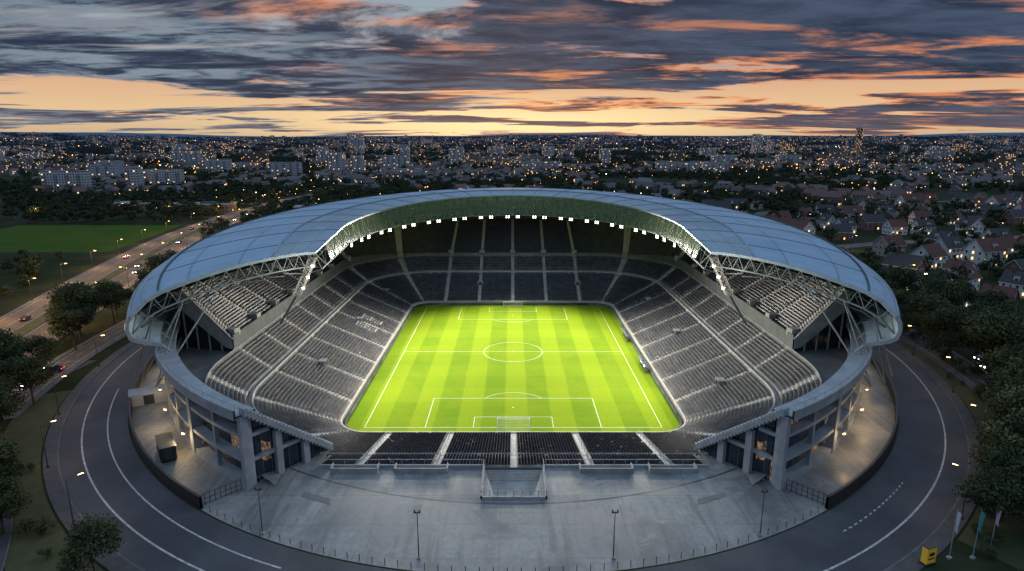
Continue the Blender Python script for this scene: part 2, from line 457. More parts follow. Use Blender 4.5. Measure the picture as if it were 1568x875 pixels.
def BC(q):
    x,y=I2(q,.975); z=34.2 if y>0 else 34.2+.085*y
    return (x,y,z)
mb=MB(); P=[[RF(q,1),BC(q)] for q in lin(.03,.97,110)]
mb.grid(P,0)
m,t,b=newmat('skirt_glass'); b.inputs['Base Color'].default_value=(.18,.24,.11,1); b.inputs['Alpha'].default_value=.48; b.inputs['Roughness'].default_value=.15
mb.obj('ring_skirt_glazing',[m],stad)
mb=MB(); NB=66
for i in range(NB+1):
    q=i/NB; a=RF(q,1); b_=BC(q)
    mb.beam(a,b_,.2,0)
    if i<NB:
        a2=RF((i+1)/NB,1); b2=BC((i+1)/NB); mb.beam(b_,b2,.35,0)
        mb.beam(b_,a2,.15) if i%2 else mb.beam(a,b2,.15)
        mb.beam(RF(q,.9,-5.5),RF((i+1)/NB,.9,-5.5),.3,1)
    mb.beam(RF(q,.9,-5.5),a,.16,1); mb.beam(RF(q,.9,-5.5),b_,.16,1)
for i in range(0,41):
    q=i/40; ts=lin(.04,.9,9)
    for k,(a,c) in enumerate(zip(ts,ts[1:])):
        mb.beam(RF(q,a,-4.2),RF(q,c,-4.2-.1*k),.25,1)
        mb.beam(RF(q,a,-4.2),RF(q,(a+c)/2,-.8),.15,1); mb.beam(RF(q,(a+c)/2,-.8),RF(q,c,-4.2),.15,1)
for q in (0,1):
    ts=lin(0,1,15)
    for a,c in zip(ts,ts[1:]):
        mb.beam(RF(q,a,-3.4),RF(q,c,-3.4),.34,0)
        mb.beam(RF(q,a,-3.4),RF(q,(a+c)/2,-.2),.18,0); mb.beam(RF(q,(a+c)/2,-.2),RF(q,c,-3.4),.18,0)
mb.obj('roof_trusses',[truss_m,steel_dk],stad)
for sgn in (-1,1):
    mb=MB()
    T=Vector((sgn*50.8,-29,35.)); B=Vector((sgn*54.5,-32,26)); C=Vector((sgn*60,-30,18))
    offs=[Vector((a,b_,0)) for a,b_ in ((-.8,-.8),(.8,-.8),(.8,.8),(-.8,.8))]
    pts=[T+(B-T)*k/7 for k in range(8)]
    for k,(a,c) in enumerate(zip(pts,pts[1:])):
        for j in range(4):
            mb.beam(a+offs[j],c+offs[j],.2,0); mb.beam(a+offs[j],c+offs[(j+1)%4],.11,0); mb.beam(a+offs[j],a+offs[(j+1)%4],.11,0)
    mb.beam(B,C,.6,1,n=8)
    for k in range(3): 
        p=T+(B-T)*(k+.8)/3.4; mb.box(p.x-sgn*1.0,p.y-.3,p.z,.7,.3,.5,0,2)
    mb.obj('roof_mast',[concrete_lt,truss_m,floodm],stad)
    l=bpy.data.lights.new('mast_lamp','POINT'); l.energy=1700; l.color=(1,.93,.8); l.shadow_soft_size=.3
    mkobj('mast_lamp',l,stad,(sgn*48.0,-35,31))
fl=MB()
for i in range(28):
    q=.10+.80*i/27+(.0035 if i%2 else -.0035); x,y,z=BC(q); d=Vector((-x,-y*.8,0)).normalized()
    ang=math.atan2(d.y,d.x)-math.pi/2
    fl.box(x+d.x*.5,y+d.y*.5,z-1.1,1.9,.4,1.2,ang,0)
    for k in (-.48,.48):
      for hh in (0,.62):
        tx,ty=math.cos(ang),math.sin(ang)
        fl.box(x+d.x*.78+tx*k,y+d.y*.78+ty*k,z-1.02+hh,.40,.12,.30,ang,1)
fl.obj('floodlights',[steel_dk,floodm],stad)
NS=14
for i in range(NS):
    q=.10+.80*i/(NS-1); x,y,z=BC(q)
    l=bpy.data.lights.new('floodlight_beam','SPOT'); l.energy=56000; l.color=(1,.95,.82); l.spot_size=rad(112); l.spot_blend=.8; l.shadow_soft_size=.6
    o=mkobj('floodlight_beam',l,stad,(x*.965,y*.975,z-1.6))
    tgt=Vector((-x*.2,-30 if abs(q-.5)<.3 else -22,0)); o.rotation_euler=(tgt-o.location).to_track_quat('-Z','Y').to_euler()
for sgn in (-1,1):
    l=bpy.data.lights.new('floodlight_beam','SPOT'); l.energy=95000; l.color=(1,.95,.82); l.spot_size=rad(112); l.spot_blend=.8; l.shadow_soft_size=.6
    o=mkobj('floodlight_beam',l,stad,(sgn*48.5,-30,32.5)); o.rotation_euler=(Vector((-sgn*3,-44,0))-o.location).to_track_quat('-Z','Y').to_euler()
# ------------------------------------------------------------------ facade
A0,A1=rad(241),rad(-61)
angs=lin(A0,A1,157)
mb=MB()
band(mb,(87.5,101.5),(89.9,103.9),GZ,GZ+.9,angs,0)
for z in (12.3,16.6): band(mb,(87.5,101.5),(89.9,103.9),z,z+.6,angs,0)
band(mb,(87.3,101.2),(91.3,105.3),20.4,20.95,angs,0)
band(mb,(90.9,104.9),(91.25,105.25),20.95,22.1,angs,0)
for i in range(53):
    al=A0+(A1-A0)*i/52; x,y=el(90.2,104.2,al); r=math.atan2(y,x)
    mb.box(x*.992,y*.992,GZ,1.5 if i%2==0 else .8,1.1 if i%2==0 else .5,12.4,r,0)
    xx,yy=el(91,105,al); mb.beam((xx*.985,yy*.985,19.8),(xx,yy,20.6),.25,0)
mb.obj('facade_frame',[facade_c],stad)
mb=MB()
for a_,b_ in zip(angs,angs[1:]):
    mb.beam((*el(90.95,104.95,a_),22.9),(*el(90.95,104.95,b_),22.9),.08); mb.beam((*el(90.95,104.95,a_),22.1),(*el(90.95,104.95,a_),22.9),.06)
mb.obj('parapet_rail',[steel],stad)
m,t,b=newmat('facade_glazing')
uv=t.n('ShaderNodeTexCoord').outputs['UV']; sp=t.n('ShaderNodeSeparateXYZ'); t.L.new(uv,sp.inputs[0])
fl_=t.n('ShaderNodeVectorMath',operation='FLOOR'); t.L.new(uv,fl_.inputs[0]); w_=t.n('ShaderNodeTexWhiteNoise'); t.L.new(fl_.outputs[0],w_.inputs[0])
ed=t.m('LESS_THAN',t.m('FRACT',sp.outputs[0]),.06)
t.L.new(t.mix(ed,t.mix(w_.outputs['Value'],(.014,.022,.032),(.045,.060,.078)),(.15,.15,.16)),b.inputs['Base Color']); b.inputs['Roughness'].default_value=.12
inn=t.noise(t.n('ShaderNodeTexCoord').outputs['Object'],1.1,4,.7)
lit=t.m('MULTIPLY',t.m('GREATER_THAN',w_.outputs['Value'],.84),t.ss(inn,.35,.7)); b.inputs['Emission Color'].default_value=(1,.58,.24,1); t.L.new(t.m('MULTIPLY',lit,.3),b.inputs['Emission Strength']); m.cycles.emission_sampling='NONE'
mb=MB(); P=[[(*el(88,102,al),z) for z in (8,12.3,16.6,20.4)] for al in angs]
mb.grid(P,0,uv=lambda i,j:(i*2/1.5,j)); mb.obj('facade_glass',[m],stad)
facm=m
mb=MB(); NH=44
for i in range(NH+1):
    q=i/NH
    if i<NH:
        q2=(i+1)/NH
        for k in (0,1,2): 
            def pr(qq,kk):
                x,y,z=SH(qq,kk); return (x*1.004,y*1.004,z)
            if (i+k)%2: mb.beam(pr(q,k),pr(q2,k+1),.28,n=6)
            else: mb.beam(pr(q,k+1),pr(q2,k),.28,n=6)
    x,y=O2(q,.95); mb.beam((x,y,22.6),(x*.985,y*.985,20.9),.35,n=6)
mb.obj('hull_diagrid',[steel],stad)
mb=MB()
for q,s in ((0,-1),(1,1)):
    for tt,bx,by in ((.10,80,-60),(.24,76,-64),(.42,72,-66)):
        mb.beam(RF(q,tt,-3.4),(s*bx,by,15.5),.4,n=8)
    mb.beam(RF(q,.1,-3.4),(s*76,-64,15.5),.25,n=6); mb.beam(RF(q,.24,-3.4),(s*72,-66,15.5),.25,n=6)
mb.obj('raking_columns',[truss_m],stad)
for sgn in (-1,1):
    A=Vector((sgn*43.7,-90.8,0)); B=Vector((sgn*34,-78,0)); D=B-A; L=D.length; ang=math.atan2(D.y,D.x)
    nrm=Vector((D.y,-D.x,0)).normalized()
    if nrm.y>0: nrm=-nrm
    mb=MB(); n=26
    for k in range(n):
        q=(k+.5)/n; p=A+D*q+nrm*.3; zt=22.1-(12.4)*(k/(n-1)); mb.box(p.x,p.y,zt-1.3,L/n*1.0,1.7,1.3,ang,0)
    for q in (0,.36,.68):
        p=A+D*q+nrm*.2; zt=21-12.4*q; mb.box(p.x,p.y,GZ,1.15,1.0,zt-GZ-.4,ang,0)
    for z in (12.3,16.6):
        qm=(22.2-1.5-z-.7)/12.4
        p=A+D*qm/2-nrm*.1; mb.box(p.x,p.y,z,L*qm,.8,.6,ang,0)
    for k in range(10):
        q0,q1=k/10,(k+1)/10; a=A+D*q0-nrm*.5; b_=A+D*q1-nrm*.5
        mb.quad((a.x,a.y,GZ),(b_.x,b_.y,GZ),(b_.x,b_.y,21-12.4*q1),(a.x,a.y,21-12.4*q0),1,[(k,0),(k+1,0),(k+1,3),(k,3)])
    mb.obj('end_wall',[facade_c,facm],stad)
# ------------------------------------------------------------------ plaza + apron
AA,AB=97.,112.
def plazamat():
    m,t,b=newmat('plaza_concrete'); tc=t.n('ShaderNodeTexCoord').outputs['Object']
    n=t.noise(tc,.06,9,.68,1.2); n2=t.noise(tc,1.1,8,.75)
    c=t.mix(t.ss(n,.38,.62),(.175,.18,.18),(.30,.305,.295)); c=t.mix(t.m('MULTIPLY',t.ss(n2,.42,.66),.35),c,(.11,.112,.115))
    mp=t.n('ShaderNodeMapping'); t.L.new(tc,mp.inputs[0]); mp.inputs['Scale'].default_value=(.9,.07,1); mp.inputs['Rotation'].default_value=(0,0,.12)
    n3=t.noise(mp.outputs[0],.5,8,.65,.8); c=t.mix(t.m('MULTIPLY',t.ss(n3,.48,.64),.55),c,(.105,.108,.11))
    n4=t.noise(tc,.22,8,.7,2.); c=t.mix(t.m('MULTIPLY',t.ss(n4,.55,.66),.35),c,(.42,.42,.41))
    wv=t.n('ShaderNodeVectorMath',operation='ADD'); t.L.new(tc,wv.inputs[0]); wv.inputs[1].default_value=(2.1,.7,0)
    br=t.n('ShaderNodeTexBrick'); t.L.new(wv.outputs[0],br.inputs[0]); br.offset=.0; br.inputs['Scale'].default_value=1
    br.inputs['Brick Width'].default_value=9.3; br.inputs['Row Height'].default_value=7.7; br.inputs['Mortar Size'].default_value=.05
    br.inputs['Color1'].default_value=(.84,.84,.84,1);br.inputs['Color2'].default_value=(1.0,1.0,1.0,1);br.inputs['Mortar'].default_value=(.60,.60,.60,1)
    c=t.mix(1.,c,br.outputs[0],'MULTIPLY')
    sp=t.n('ShaderNodeSeparateXYZ'); t.L.new(tc,sp.inputs[0])
    k=t.m('SQRT',t.m('ADD',t.m('POWER',t.m('DIVIDE',sp.outputs[0],84.),2.),t.m('POWER',t.m('DIVIDE',sp.outputs[1],95.5),2.)))
    ln_=t.m('LESS_THAN',t.m('ABSOLUTE',t.m('SUBTRACT',k,1.)),.0022); c=t.mix(ln_,c,(.06,.06,.065))
    t.L.new(c,b.inputs['Base Color']); t.L.new(t.ss(n,.3,.7,.30,.75),b.inputs['Roughness'])
    bp=t.n('ShaderNodeBump'); bp.inputs['Strength'].default_value=.15; t.L.new(n2,bp.inputs['Height']); t.L.new(bp.outputs[0],b.inputs['Normal'])
    return m
pm=plazamat(); mb=MB()
def yin(x):
    ax=abs(x)
    if ax<5.2: return -94.
    if ax<=34: return -84.
    return -78-1.3*(ax-34)
xs=sorted(set([-43.7,-34.01,-34,-5.21,-5.2,5.2,5.21,34,34.01,43.7]+lin(-42,42,29)))
P=[[(x,yin(x)+(yo-yin(x))*k,GZ) for k in lin(0,1,5)] for x in xs for yo in [-AB*math.sqrt(1-(x/AA)**2)]]
mb.grid(P,0)
mb.obj('plaza',[pm])
mb=MB(); P=[]
ang2=lin(math.atan2(-90.8/FB,-43.7/FA)+2*math.pi,math.atan2(-90.8/FB,43.7/FA),140)
for al in ang2:
    P.append([(*el(87,101,al),GZ),(*el(AA,AB,al),GZ)])
mb.grid(P,0)
for sgn in (-1,1):
    a0=math.atan2(-90.8/FB,sgn*43.7/FA); ox,oy=el(AA,AB,a0)
    ys=-AB*math.sqrt(1-(43.7/AA)**2)
    mb.quad((sgn*43.7,-90.8,GZ),(sgn*43.7,ys,GZ),((sgn*43.7+ox)/2,-AB*math.sqrt(1-((43.7+abs(ox))/2/AA)**2),GZ),(ox,oy,GZ))
mb.obj('apron_pavement',[pm])
mb=MB()
mb.quad((-5.2,-94,GZ-1.6),(5.2,-94,GZ-1.6),(5.2,-84,GZ-1.6),(-5.2,-84,GZ-1.6),0)
for x in (-5.2,5.2): mb.box(x,-89,GZ-1.7,.3,10.3,2.1,0,1)
mb.box(0,-94,GZ-1.7,10.7,.3,2.1,0,1)
for k in range(5): mb.box(0,-84.4-.35*k,GZ-1.6,10,.36,1.0-.2*k,0,1)
for x in lin(-5.2,5.2,9): mb.beam((x,-94,GZ+.4),(x,-94,GZ+1.4),.08,2)
mb.beam((-5.2,-94,GZ+1.4),(5.2,-94,GZ+1.4),.08,2)
for sx in (-5.2,5.2):
    mb.beam((sx,-94,GZ+1.4),(sx,-84,GZ+1.4),.08,2)
    for y in lin(-94,-84,7): mb.beam((sx,y,GZ+.4),(sx,y,GZ+1.4),.08,2)
mb.obj('plaza_entry',[concrete,concrete_lt,steel])
mb=MB()
for s in (-1,1):
    mb.box(s*19.6,-84.3,GZ,28.6,.35,.5,0,0)
    for x in lin(5.6,33.5,15): mb.beam((s*x,-84.3,GZ+.5),(s*x,-84.3,GZ+1.5),.07,1)
    mb.beam((s*5.6,-84.3,GZ+1.5),(s*33.6,-84.3,GZ+1.5),.07,1)
    for x,w in ((16,9),(27.5,8)):
        mb.box(s*x,-86.2,GZ,w,.25,.9,0,0); mb.box(s*(x-w/2),-85.3,GZ,.25,1.9,.9,0,0); mb.box(s*(x+w/2),-85.3,GZ,.25,1.9,.9,0,0)
mb.obj('plaza_parapet_railing',[concrete,steel])
mb=MB()
sideL=lin(rad(240),rad(90),100); sideR=lin(rad(90),rad(-60),100)
band(mb,(96.6,111.6),(97,112),GZ,GZ+2.1,sideL+sideR[1:],0)
mb.obj('perimeter_wall',[black])
mb=MB()
for a in lin(rad(240),rad(300),56):
    x,y=el(96.6,111.6,a); mb.beam((x,y,GZ),(x,y,GZ+1.0),.08,0)
mb.obj('plaza_bollards',[steel_dk])
for s in (-1,1):
    mb=MB(); a=Vector((s*44.5,-91.5,GZ)); b_=Vector((s*49,-96.3,GZ))
    for k in range(9):
        p=a+(b_-a)*k/8; mb.beam(p,p+Vector((0,0,2)),.09)
    for h in (.2,1,1.9): mb.beam(a+Vector((0,0,h)),b_+Vector((0,0,h)),.07)
    mb.obj('fence',[steel_dk])
# ------------------------------------------------------------------ terrain & roads
def hz(x,y):
    r=math.hypot(x,y); s=max(0,r-700)
    z=GZ+145*(min(s,7000)/6300)**1.6
    if r>4500: z+= (math.sin(x*.0011+1)*14+math.sin(x*.0027)*6+math.sin(x*.0063+2)*3)*min(1,(r-4500)/2500)
    if r>8200: z-= (r-8200)*.02
    return z
m,t,b=newmat('ground')
tc=t.n('ShaderNodeTexCoord').outputs['Object']
n=t.noise(tc,.011,8,.65); n2=t.noise(tc,.12,8,.7)
c=t.mix(t.ss(n,.42,.58),(.022,.034,.014),(.046,.048,.030)); c=t.mix(t.m('MULTIPLY',t.ss(n2,.4,.62),.6),c,(.018,.028,.010))
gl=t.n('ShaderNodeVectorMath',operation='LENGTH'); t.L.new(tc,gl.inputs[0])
c=t.mix(t.ss(gl.outputs['Value'],700.,5500.,0.,.92),c,(.045,.090,.150))  # bluish air haze put into the ground colour far out
c=t.mix(t.ss(gl.outputs['Value'],5000.,8200.,0.,.95),c,(.13,.20,.29))  # paler haze painted onto the outermost hills
t.L.new(c,b.inputs['Base Color']); b.inputs['Roughness'].default_value=.95; b.inputs['Specular IOR Level'].default_value=.05
mb=MB(); rs=[0,6,14,30,60,110,180,280,400,550,700,900,1200,1600,2100,2700,3400,4200,5000,5800,6600,7400,8200,10000,13000]
P=[]
for i in range(289):
    al=2*math.pi*i/288; ex,ey=el(AA,AB,al); row=[]
    for k in rs:
        r0=math.hypot(ex,ey); R=r0+k; x,y=ex/r0*R,ey/r0*R; row.append((x,y,hz(x,y)))
    P.append(row)
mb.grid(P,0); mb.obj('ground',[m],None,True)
verge=mat('verge_grass',(.038,.058,.016),(.075,.070,.030),.35,.95)
road=empty('ring_road'); mb=MB(); full=lin(0,2*math.pi,220)
P=[[(*el(AA,AB,a,1.003),GZ+.02),(*el(AA,AB,a,1.112),GZ+.02)] for a in full]; mb.grid(P,0); mb.obj('carriageway',[asphalt],road)
rpaint=mat('road_paint',(.58,.58,.57),(.26,.26,.26),2.2,.7)
mb=MB()
P=[[(*el(AA,AB,a,1.077),GZ+.032),(*el(AA,AB,a,1.0797),GZ+.032)] for a in full]; mb.grid(P,0)
P=[[(*el(AA,AB,a,1.036),GZ+.032),(*el(AA,AB,a,1.0384),GZ+.032)] for a in lin(rad(205),rad(252),60)]; mb.grid(P,0)
P=[[(*el(AA,AB,a,1.04),GZ+.032),(*el(AA,AB,a,1.0422),GZ+.032)] for a in lin(rad(-62),rad(-50),90)]; mb.grid(P,0,skip=lambda i,j:i%6<3)
mb.obj('lane_markings',[rpaint],road)
mb=MB(); band(mb,(AA*1.112,AB*1.112),(AA*1.1145,AB*1.1145),GZ,GZ+.14,full,0)
P=[[(*el(AA,AB,a,1.1145),GZ+.13),(*el(AA,AB,a,1.135),GZ+.13),(*el(AA,AB,a,1.135),GZ)] for a in full]; mb.grid(P,1)
mb.obj('kerb_and_footway',[kerb,mat('footway_paving',(.085,.085,.087),(.060,.060,.062),.5,.9)],road)
def smooth(pts,n=12):
    out=[]; p=[pts[0]]+pts+[pts[-1]]
    for i in range(1,len(p)-2):
        for k in range(n):
            t=k/n; a,b,c,d=[Vector(q) for q in (p[i-1],p[i],p[i+1],p[i+2])]
            out.append(.5*((2*b)+(-a+c)*t+(2*a-5*b+4*c-d)*t*t+(-a+3*b-3*c+d)*t**3))
    out.append(Vector(p[-2])); return out
def strip_road(mb,cl,o0,o1,dz,mi,dash=None):
    P=[]
    for i,p in enumerate(cl):
        d=(cl[min(i+1,len(cl)-1)]-cl[max(i-1,0)]).normalized(); nx,ny=-d.y,d.x
        P.append([(p.x+nx*o,p.y+ny*o,hz(p.x,p.y)+dz) for o in (o0,o1)])
    mb.grid(P,mi,skip=(lambda i,j:i%dash==0) if dash else None)
roads=[]
def mkroad(name,pts,w,median=0,n=14,marks=True,mt=None,dz=.045):
    cl=smooth(pts,n); roads.append(([ (p.x,p.y) for p in cl],w/2+4)); e=empty(name)
    mb=MB(); strip_road(mb,cl,-w/2,w/2,dz,0); mb.obj('carriageway',[mt or asphalt2],e)
    if marks:
        mb=MB()
        for o in (-w/2+.5,w/2-.5): strip_road(mb,cl,o-.08,o+.08,dz+.015,0)
        if median:
            for o in (-median/2-.5,median/2+.5): strip_road(mb,cl,o-.08,o+.08,dz+.015,0)
            for o in (-w/4-median/4,w/4+median/4): strip_road(mb,cl,o-.08,o+.08,dz+.015,0,2)
        else: strip_road(mb,cl,-.08,.08,dz+.015,0,2)
        mb.obj('lane_markings',[rpaint],e)
    mb=MB()
    for s in (-1,1):
        P=[]
        for i,p in enumerate(cl):
            d=(cl[min(i+1,len(cl)-1)]-cl[max(i-1,0)]).normalized(); nx,ny=-d.y*s,d.x*s; z=hz(p.x,p.y)
            kw=1.6 if marks else .2
            P.append([(p.x+nx*o,p.y+ny*o,z+h) for o,h in ((w/2,.0),(w/2,.17),(w/2+kw,.17),(w/2+kw,0))])
        mb.grid(P,0)
    mb.obj('footway_kerb',[kerb],e)
    if median:
        mb=MB(); P=[]
        for i,p in enumerate(cl):
            d=(cl[min(i+1,len(cl)-1)]-cl[max(i-1,0)]).normalized(); nx,ny=-d.y,d.x; z=hz(p.x,p.y)
            P.append([(p.x+nx*o,p.y+ny*o,z+h) for o,h in ((-median/2,0),(-median/2,.2),(median/2,.2),(median/2,0))])
        mb.grid(P,0); mb.obj('grass_median',[verge],e)
    return cl
hw=mkroad('main_road',[(-95,-190),(-120,-110),(-148,-5),(-178,95),(-208,225),(-224,400),(-215,560),(-180,800),(-150,1100)],25,4.5)
mkroad('side_road',[(-107,-66),(-116,-30),(-122,20),(-134,80),(-150,140)],6)
mkroad('foot_path',[(-128,-62),(-106,-78),(-88,-90),(-75,-103),(-62,-124)],3,marks=False,mt=asphalt)
mkroad('side_road',[(107,-66),(116,-20),(122,40),(126,120),(150,220),(210,330)],6)
mkroad('side_road',[(127,-40),(190,-10),(300,10),(500,60)],6)
mkroad('side_road',[(135,130),(230,170),(420,210),(700,260)],6)
mkroad('side_road',[(210,330),(400,420),(800,520)],7)
mkroad('side_road',[(-224,400),(-420,430),(-800,420)],7)
mkroad('side_road',[(58,-126),(85,-122),(140,-112)],7)
mb=MB(); mb.quad((-121,-66,GZ+.03),(-111,-66,GZ+.03),(-109,-30,GZ+.03),(-119,-30,GZ+.03),0)
pk=empty('car_park'); mb.obj('surface',[asphalt],pk)
mb=MB()
for k in range(11):
    y=-64+k*3.2; mb.quad((-118,y,GZ+.066),(-112,y+2,GZ+.066),(-112,y+2.16,GZ+.066),(-118,y+.16,GZ+.066))
mb.obj('bay_lines',[rpaint],pk)
mb=MB(); mb.quad((-330,135,GZ+.03),(-212,135,GZ+.03),(-232,245,GZ+.03),(-345,245,GZ+.03)); mb.obj('sports_field',[mat('field_grass',(.050,.095,.012),(.070,.11,.016),.06,.95,spec=.05)])
mb=MB(); mb.quad((-200,260,GZ+.03),(-170,250,GZ+.03),(-185,300,GZ+.03),(-205,310,GZ+.03)); mb.obj('lawn',[bpy.data.materials['field_grass']])
# ------------------------------------------------------------------ trees
leafm=[mat('foliage_dark',(.018,.032,.010),(.030,.048,.014),.4,.9),mat('foliage_mid',(.038,.060,.018),(.05,.072,.022),.4,.9),mat('foliage_light',(.065,.085,.026),(.085,.095,.028),.4,.9)]
hzc=(.042,.085,.140)  # haze blue blended into the far leaf colours
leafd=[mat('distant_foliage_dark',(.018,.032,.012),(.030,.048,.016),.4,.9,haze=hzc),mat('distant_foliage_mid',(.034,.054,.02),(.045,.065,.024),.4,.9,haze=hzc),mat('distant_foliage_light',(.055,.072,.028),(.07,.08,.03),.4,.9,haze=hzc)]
def treemesh(name,seed,h,cr,nc,nl,ls,tallness=1.0,trunk=True,lm_=None):
    rr=np.random.default_rng(seed); mb=MB(); th=h*.3
    cl=[]
    for k in range(nc):
        a=rr.uniform(0,6.28); e=rr.uniform(-.75,1); r=cr*math.sqrt(max(.05,1-e*e*.8))*rr.uniform(.3,.85)
        cl.append((r*math.cos(a),r*math.sin(a),h*.6+e*h*.33*tallness,cr*rr.uniform(.28,.5)))
    if trunk:
        mb.beam((0,0,-.3),(0,0,th),.045*h,0,.03*h,7); mb.beam((0,0,th),(.1,.1,h*.75),.03*h,0,.01*h,6)
        for c in cl[:7]: mb.beam((0,0,th*rr.uniform(.8,1.5)),(c[0]*.8,c[1]*.8,c[2]-.2),.016*h,0,.005*h,5)
    V=[];M=[]
    for ci,c in enumerate(cl):
        n=int(nl/nc); d=rr.normal(size=(n,3)); d/=np.linalg.norm(d,axis=1)[:,None]
        rad_=c[3]*rr.uniform(.5,1.15,size=(n,1)); p=d*rad_*np.array([1,1,.8])+np.array(c[:3])
        a=rr.normal(size=(n,3)); a/=np.linalg.norm(a,axis=1)[:,None]; b=np.cross(a,d+rr.normal(size=(n,3))*.5); b/=np.linalg.norm(b,axis=1)[:,None]+1e-6
        s=ls*rr.uniform(.5,1.1,size=(n,1)); 
        V.append(np.stack([p-a*s,p-b*s*.6,p+a*s,p+b*s*.6],1)); base_=rr.choice([0,0,1,1,2]); mm=np.full(n,base_+1); mm[(d[:,2]>.4)&(rr.random(n)<.5)]=min(3,base_+2); mm[(d[:,2]<-.3)]=1; M.append(mm)
    V=np.concatenate(V).reshape(-1,3); M=np.concatenate(M)
    o=len(mb.v); mb.v+=[tuple(v) for v in V]; mb.f+=[(o+4*i,o+4*i+1,o+4*i+2,o+4*i+3) for i in range(len(M))]; mb.m+=[int(x) for x in M]; mb.uv+=[(0,0)]*(4*len(M))
    return mb.mesh(name,[bark]+(lm_ or leafm))
big=[treemesh('broadleaf_tree',s,11,4.4+.3*(s%3),20,5600,.27) for s in (1,2,3,4)]
bush=treemesh('bush',9,2.6,1.8,8,900,.17,1,False)
near=[(-113,-56,1.25),(-119,-49,1.1),(-96,-80,1.15),(-100,-72,.9),(-124,-14,1.35),(-129,-7,1.2),(-120,-22,1.1),(-126,4,1.1),(-79,-99,1.0),(-54,-113,.7),(-84,-93,.75),(-127,28,1),(-131,40,1.2),(-135,52,1),(-122,60,.8),(-104,-58,.9),
 (-175,-20,1.1),(-168,-35,1.2),(-172,5,1),(-108,-62,.9),(-121,-70,1),(-116,-40,.8),(-138,64,1),(-130,12,.9),(-118,40,.9),(-92,-88,.8),(-74,-103,.7),
 (110,-50,1.45),(116,-42,1.3),(110,-60,1.2),(104,-64,1.25),(98,-73,1.25),(103,-70,1.2),(93,-80,1.2),(89,-84,1.1),(97,-78,1.3),(86,-89,1.25),(82,-92,1.05),(78,-96,1.2),(84,-97,1.1),(73,-100,.95),(69,-104,.85),(76,-104,1.1),(90,-90,1.2),(112,-32,1.2),(120,-34,1.3),(128,-28,1.2),(115,-22,1.2),(117,-12,1.1),(129,-2,1.3),(114,-2,1.2),(114,8,1.1),(130,18,1.2),(116,26,1.1),(131,34,1.1),(118,46,1.2),(112,60,1),(133,56,1.1),(120,74,1.2),(133,84,1),(116,92,1.1),(122,108,1.2),(136,-14,1.2),(140,6,1.1),(125,-44,1.2),(133,-50,1.3),(126,-56,1.1)]
for i,(x,y,s) in enumerate(near):
    if math.hypot(x/AA,y/AB)<1.145: x*=1.03;y*=1.03
    mkobj('broadleaf_tree',big[i%4],None,(x,y,GZ-.05),i*1.7,s*1.12)
for i in range(120):
    if i<50: x=random.uniform(-108,-62); y=random.uniform(-114,-78)
    else:
        a=rad(random.uniform(-56,14)); k=random.uniform(1.15,1.24); x,y=AA*k*math.cos(a),AB*k*math.sin(a)
    if math.hypot(x/AA,y/AB)<1.15: continue
    mkobj('bush',bush,None,(x,y,GZ-.1),random.uniform(0,6),random.uniform(.4,1.1))
mb=MB()
for a0,a1 in ((203,250),(-55,15)):
    P=[[(*el(AA,AB,a,1.138),GZ+.02),(*el(AA,AB,a,1.21),GZ+.02)] for a in lin(rad(a0),rad(a1),60)]; mb.grid(P,0)
mb.obj('grass_verge',[verge])
rp=[(np.array(r[0]),r[1]) for r in roads]
def free(x,y,mg=0):
    if math.hypot(x/AA,y/AB)<1.2+mg*.01: return False
    for pts,w in rp:
        if np.min(np.hypot(pts[:,0]-x,pts[:,1]-y))<w+mg: return False
    if -350<x<-205 and 130<y<250: return False
    return True
def inview(x,y): return y>-125 and abs(x)<.92*(y+181)+25
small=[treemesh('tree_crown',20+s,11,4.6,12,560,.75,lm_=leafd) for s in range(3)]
inst=[[],[],[]]
# ------------------------------------------------------------------ houses
def wallmat(name,ramp_pts,lit_p,es,haze=False):
    m,t,b=newmat(name); tcn=t.n('ShaderNodeTexCoord'); uv=tcn.outputs['UV']; ri=t.n('ShaderNodeNewGeometry').outputs['Random Per Island']
    sp=t.n('ShaderNodeSeparateXYZ'); t.L.new(uv,sp.inputs[0])
    cu=t.m('DIVIDE',sp.outputs[0],3.); cv=t.m('DIVIDE',sp.outputs[1],3.); fu=t.m('FRACT',cu); fv=t.m('FRACT',cv)
    w=t.m('MULTIPLY',t.m('LESS_THAN',t.m('ABSOLUTE',t.m('SUBTRACT',fu,.5)),.27),t.m('LESS_THAN',t.m('ABSOLUTE',t.m('SUBTRACT',fv,.5)),.24))
    cb=t.n('ShaderNodeCombineXYZ'); t.L.new(t.m('FLOOR',cu),cb.inputs[0]); t.L.new(t.m('FLOOR',cv),cb.inputs[1]); t.L.new(t.m('MULTIPLY',ri,317.),cb.inputs[2])
    wn_=t.n('ShaderNodeTexWhiteNoise'); t.L.new(cb.outputs[0],wn_.inputs[0])
    wc=t.ramp(ri,ramp_pts); n=t.noise(tcn.outputs['Object'],.4,5); wc=t.mix(t.m('MULTIPLY',n,.35),wc,(.10,.10,.1))
    wc=t.mix(w,wc,(.02,.025,.035))
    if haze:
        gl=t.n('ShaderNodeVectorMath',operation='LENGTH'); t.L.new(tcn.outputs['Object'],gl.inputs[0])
        wc=t.mix(t.ss(gl.outputs['Value'],600.,5500.,0.,.8),wc,(.10,.16,.24))  # far walls tinted blue, standing in for air haze
    t.L.new(wc,b.inputs['Base Color']); b.inputs['Roughness'].default_value=.8
    lit=t.m('MULTIPLY',w,t.m('GREATER_THAN',wn_.outputs['Value'],1-lit_p))
    t.L.new(t.mix(wn_.outputs['Color'],(1,.45,.14),(1,.72,.38)),b.inputs['Emission Color']); t.L.new(t.m('MULTIPLY',lit,es),b.inputs['Emission Strength'])
    m.cycles.emission_sampling='NONE'; return m
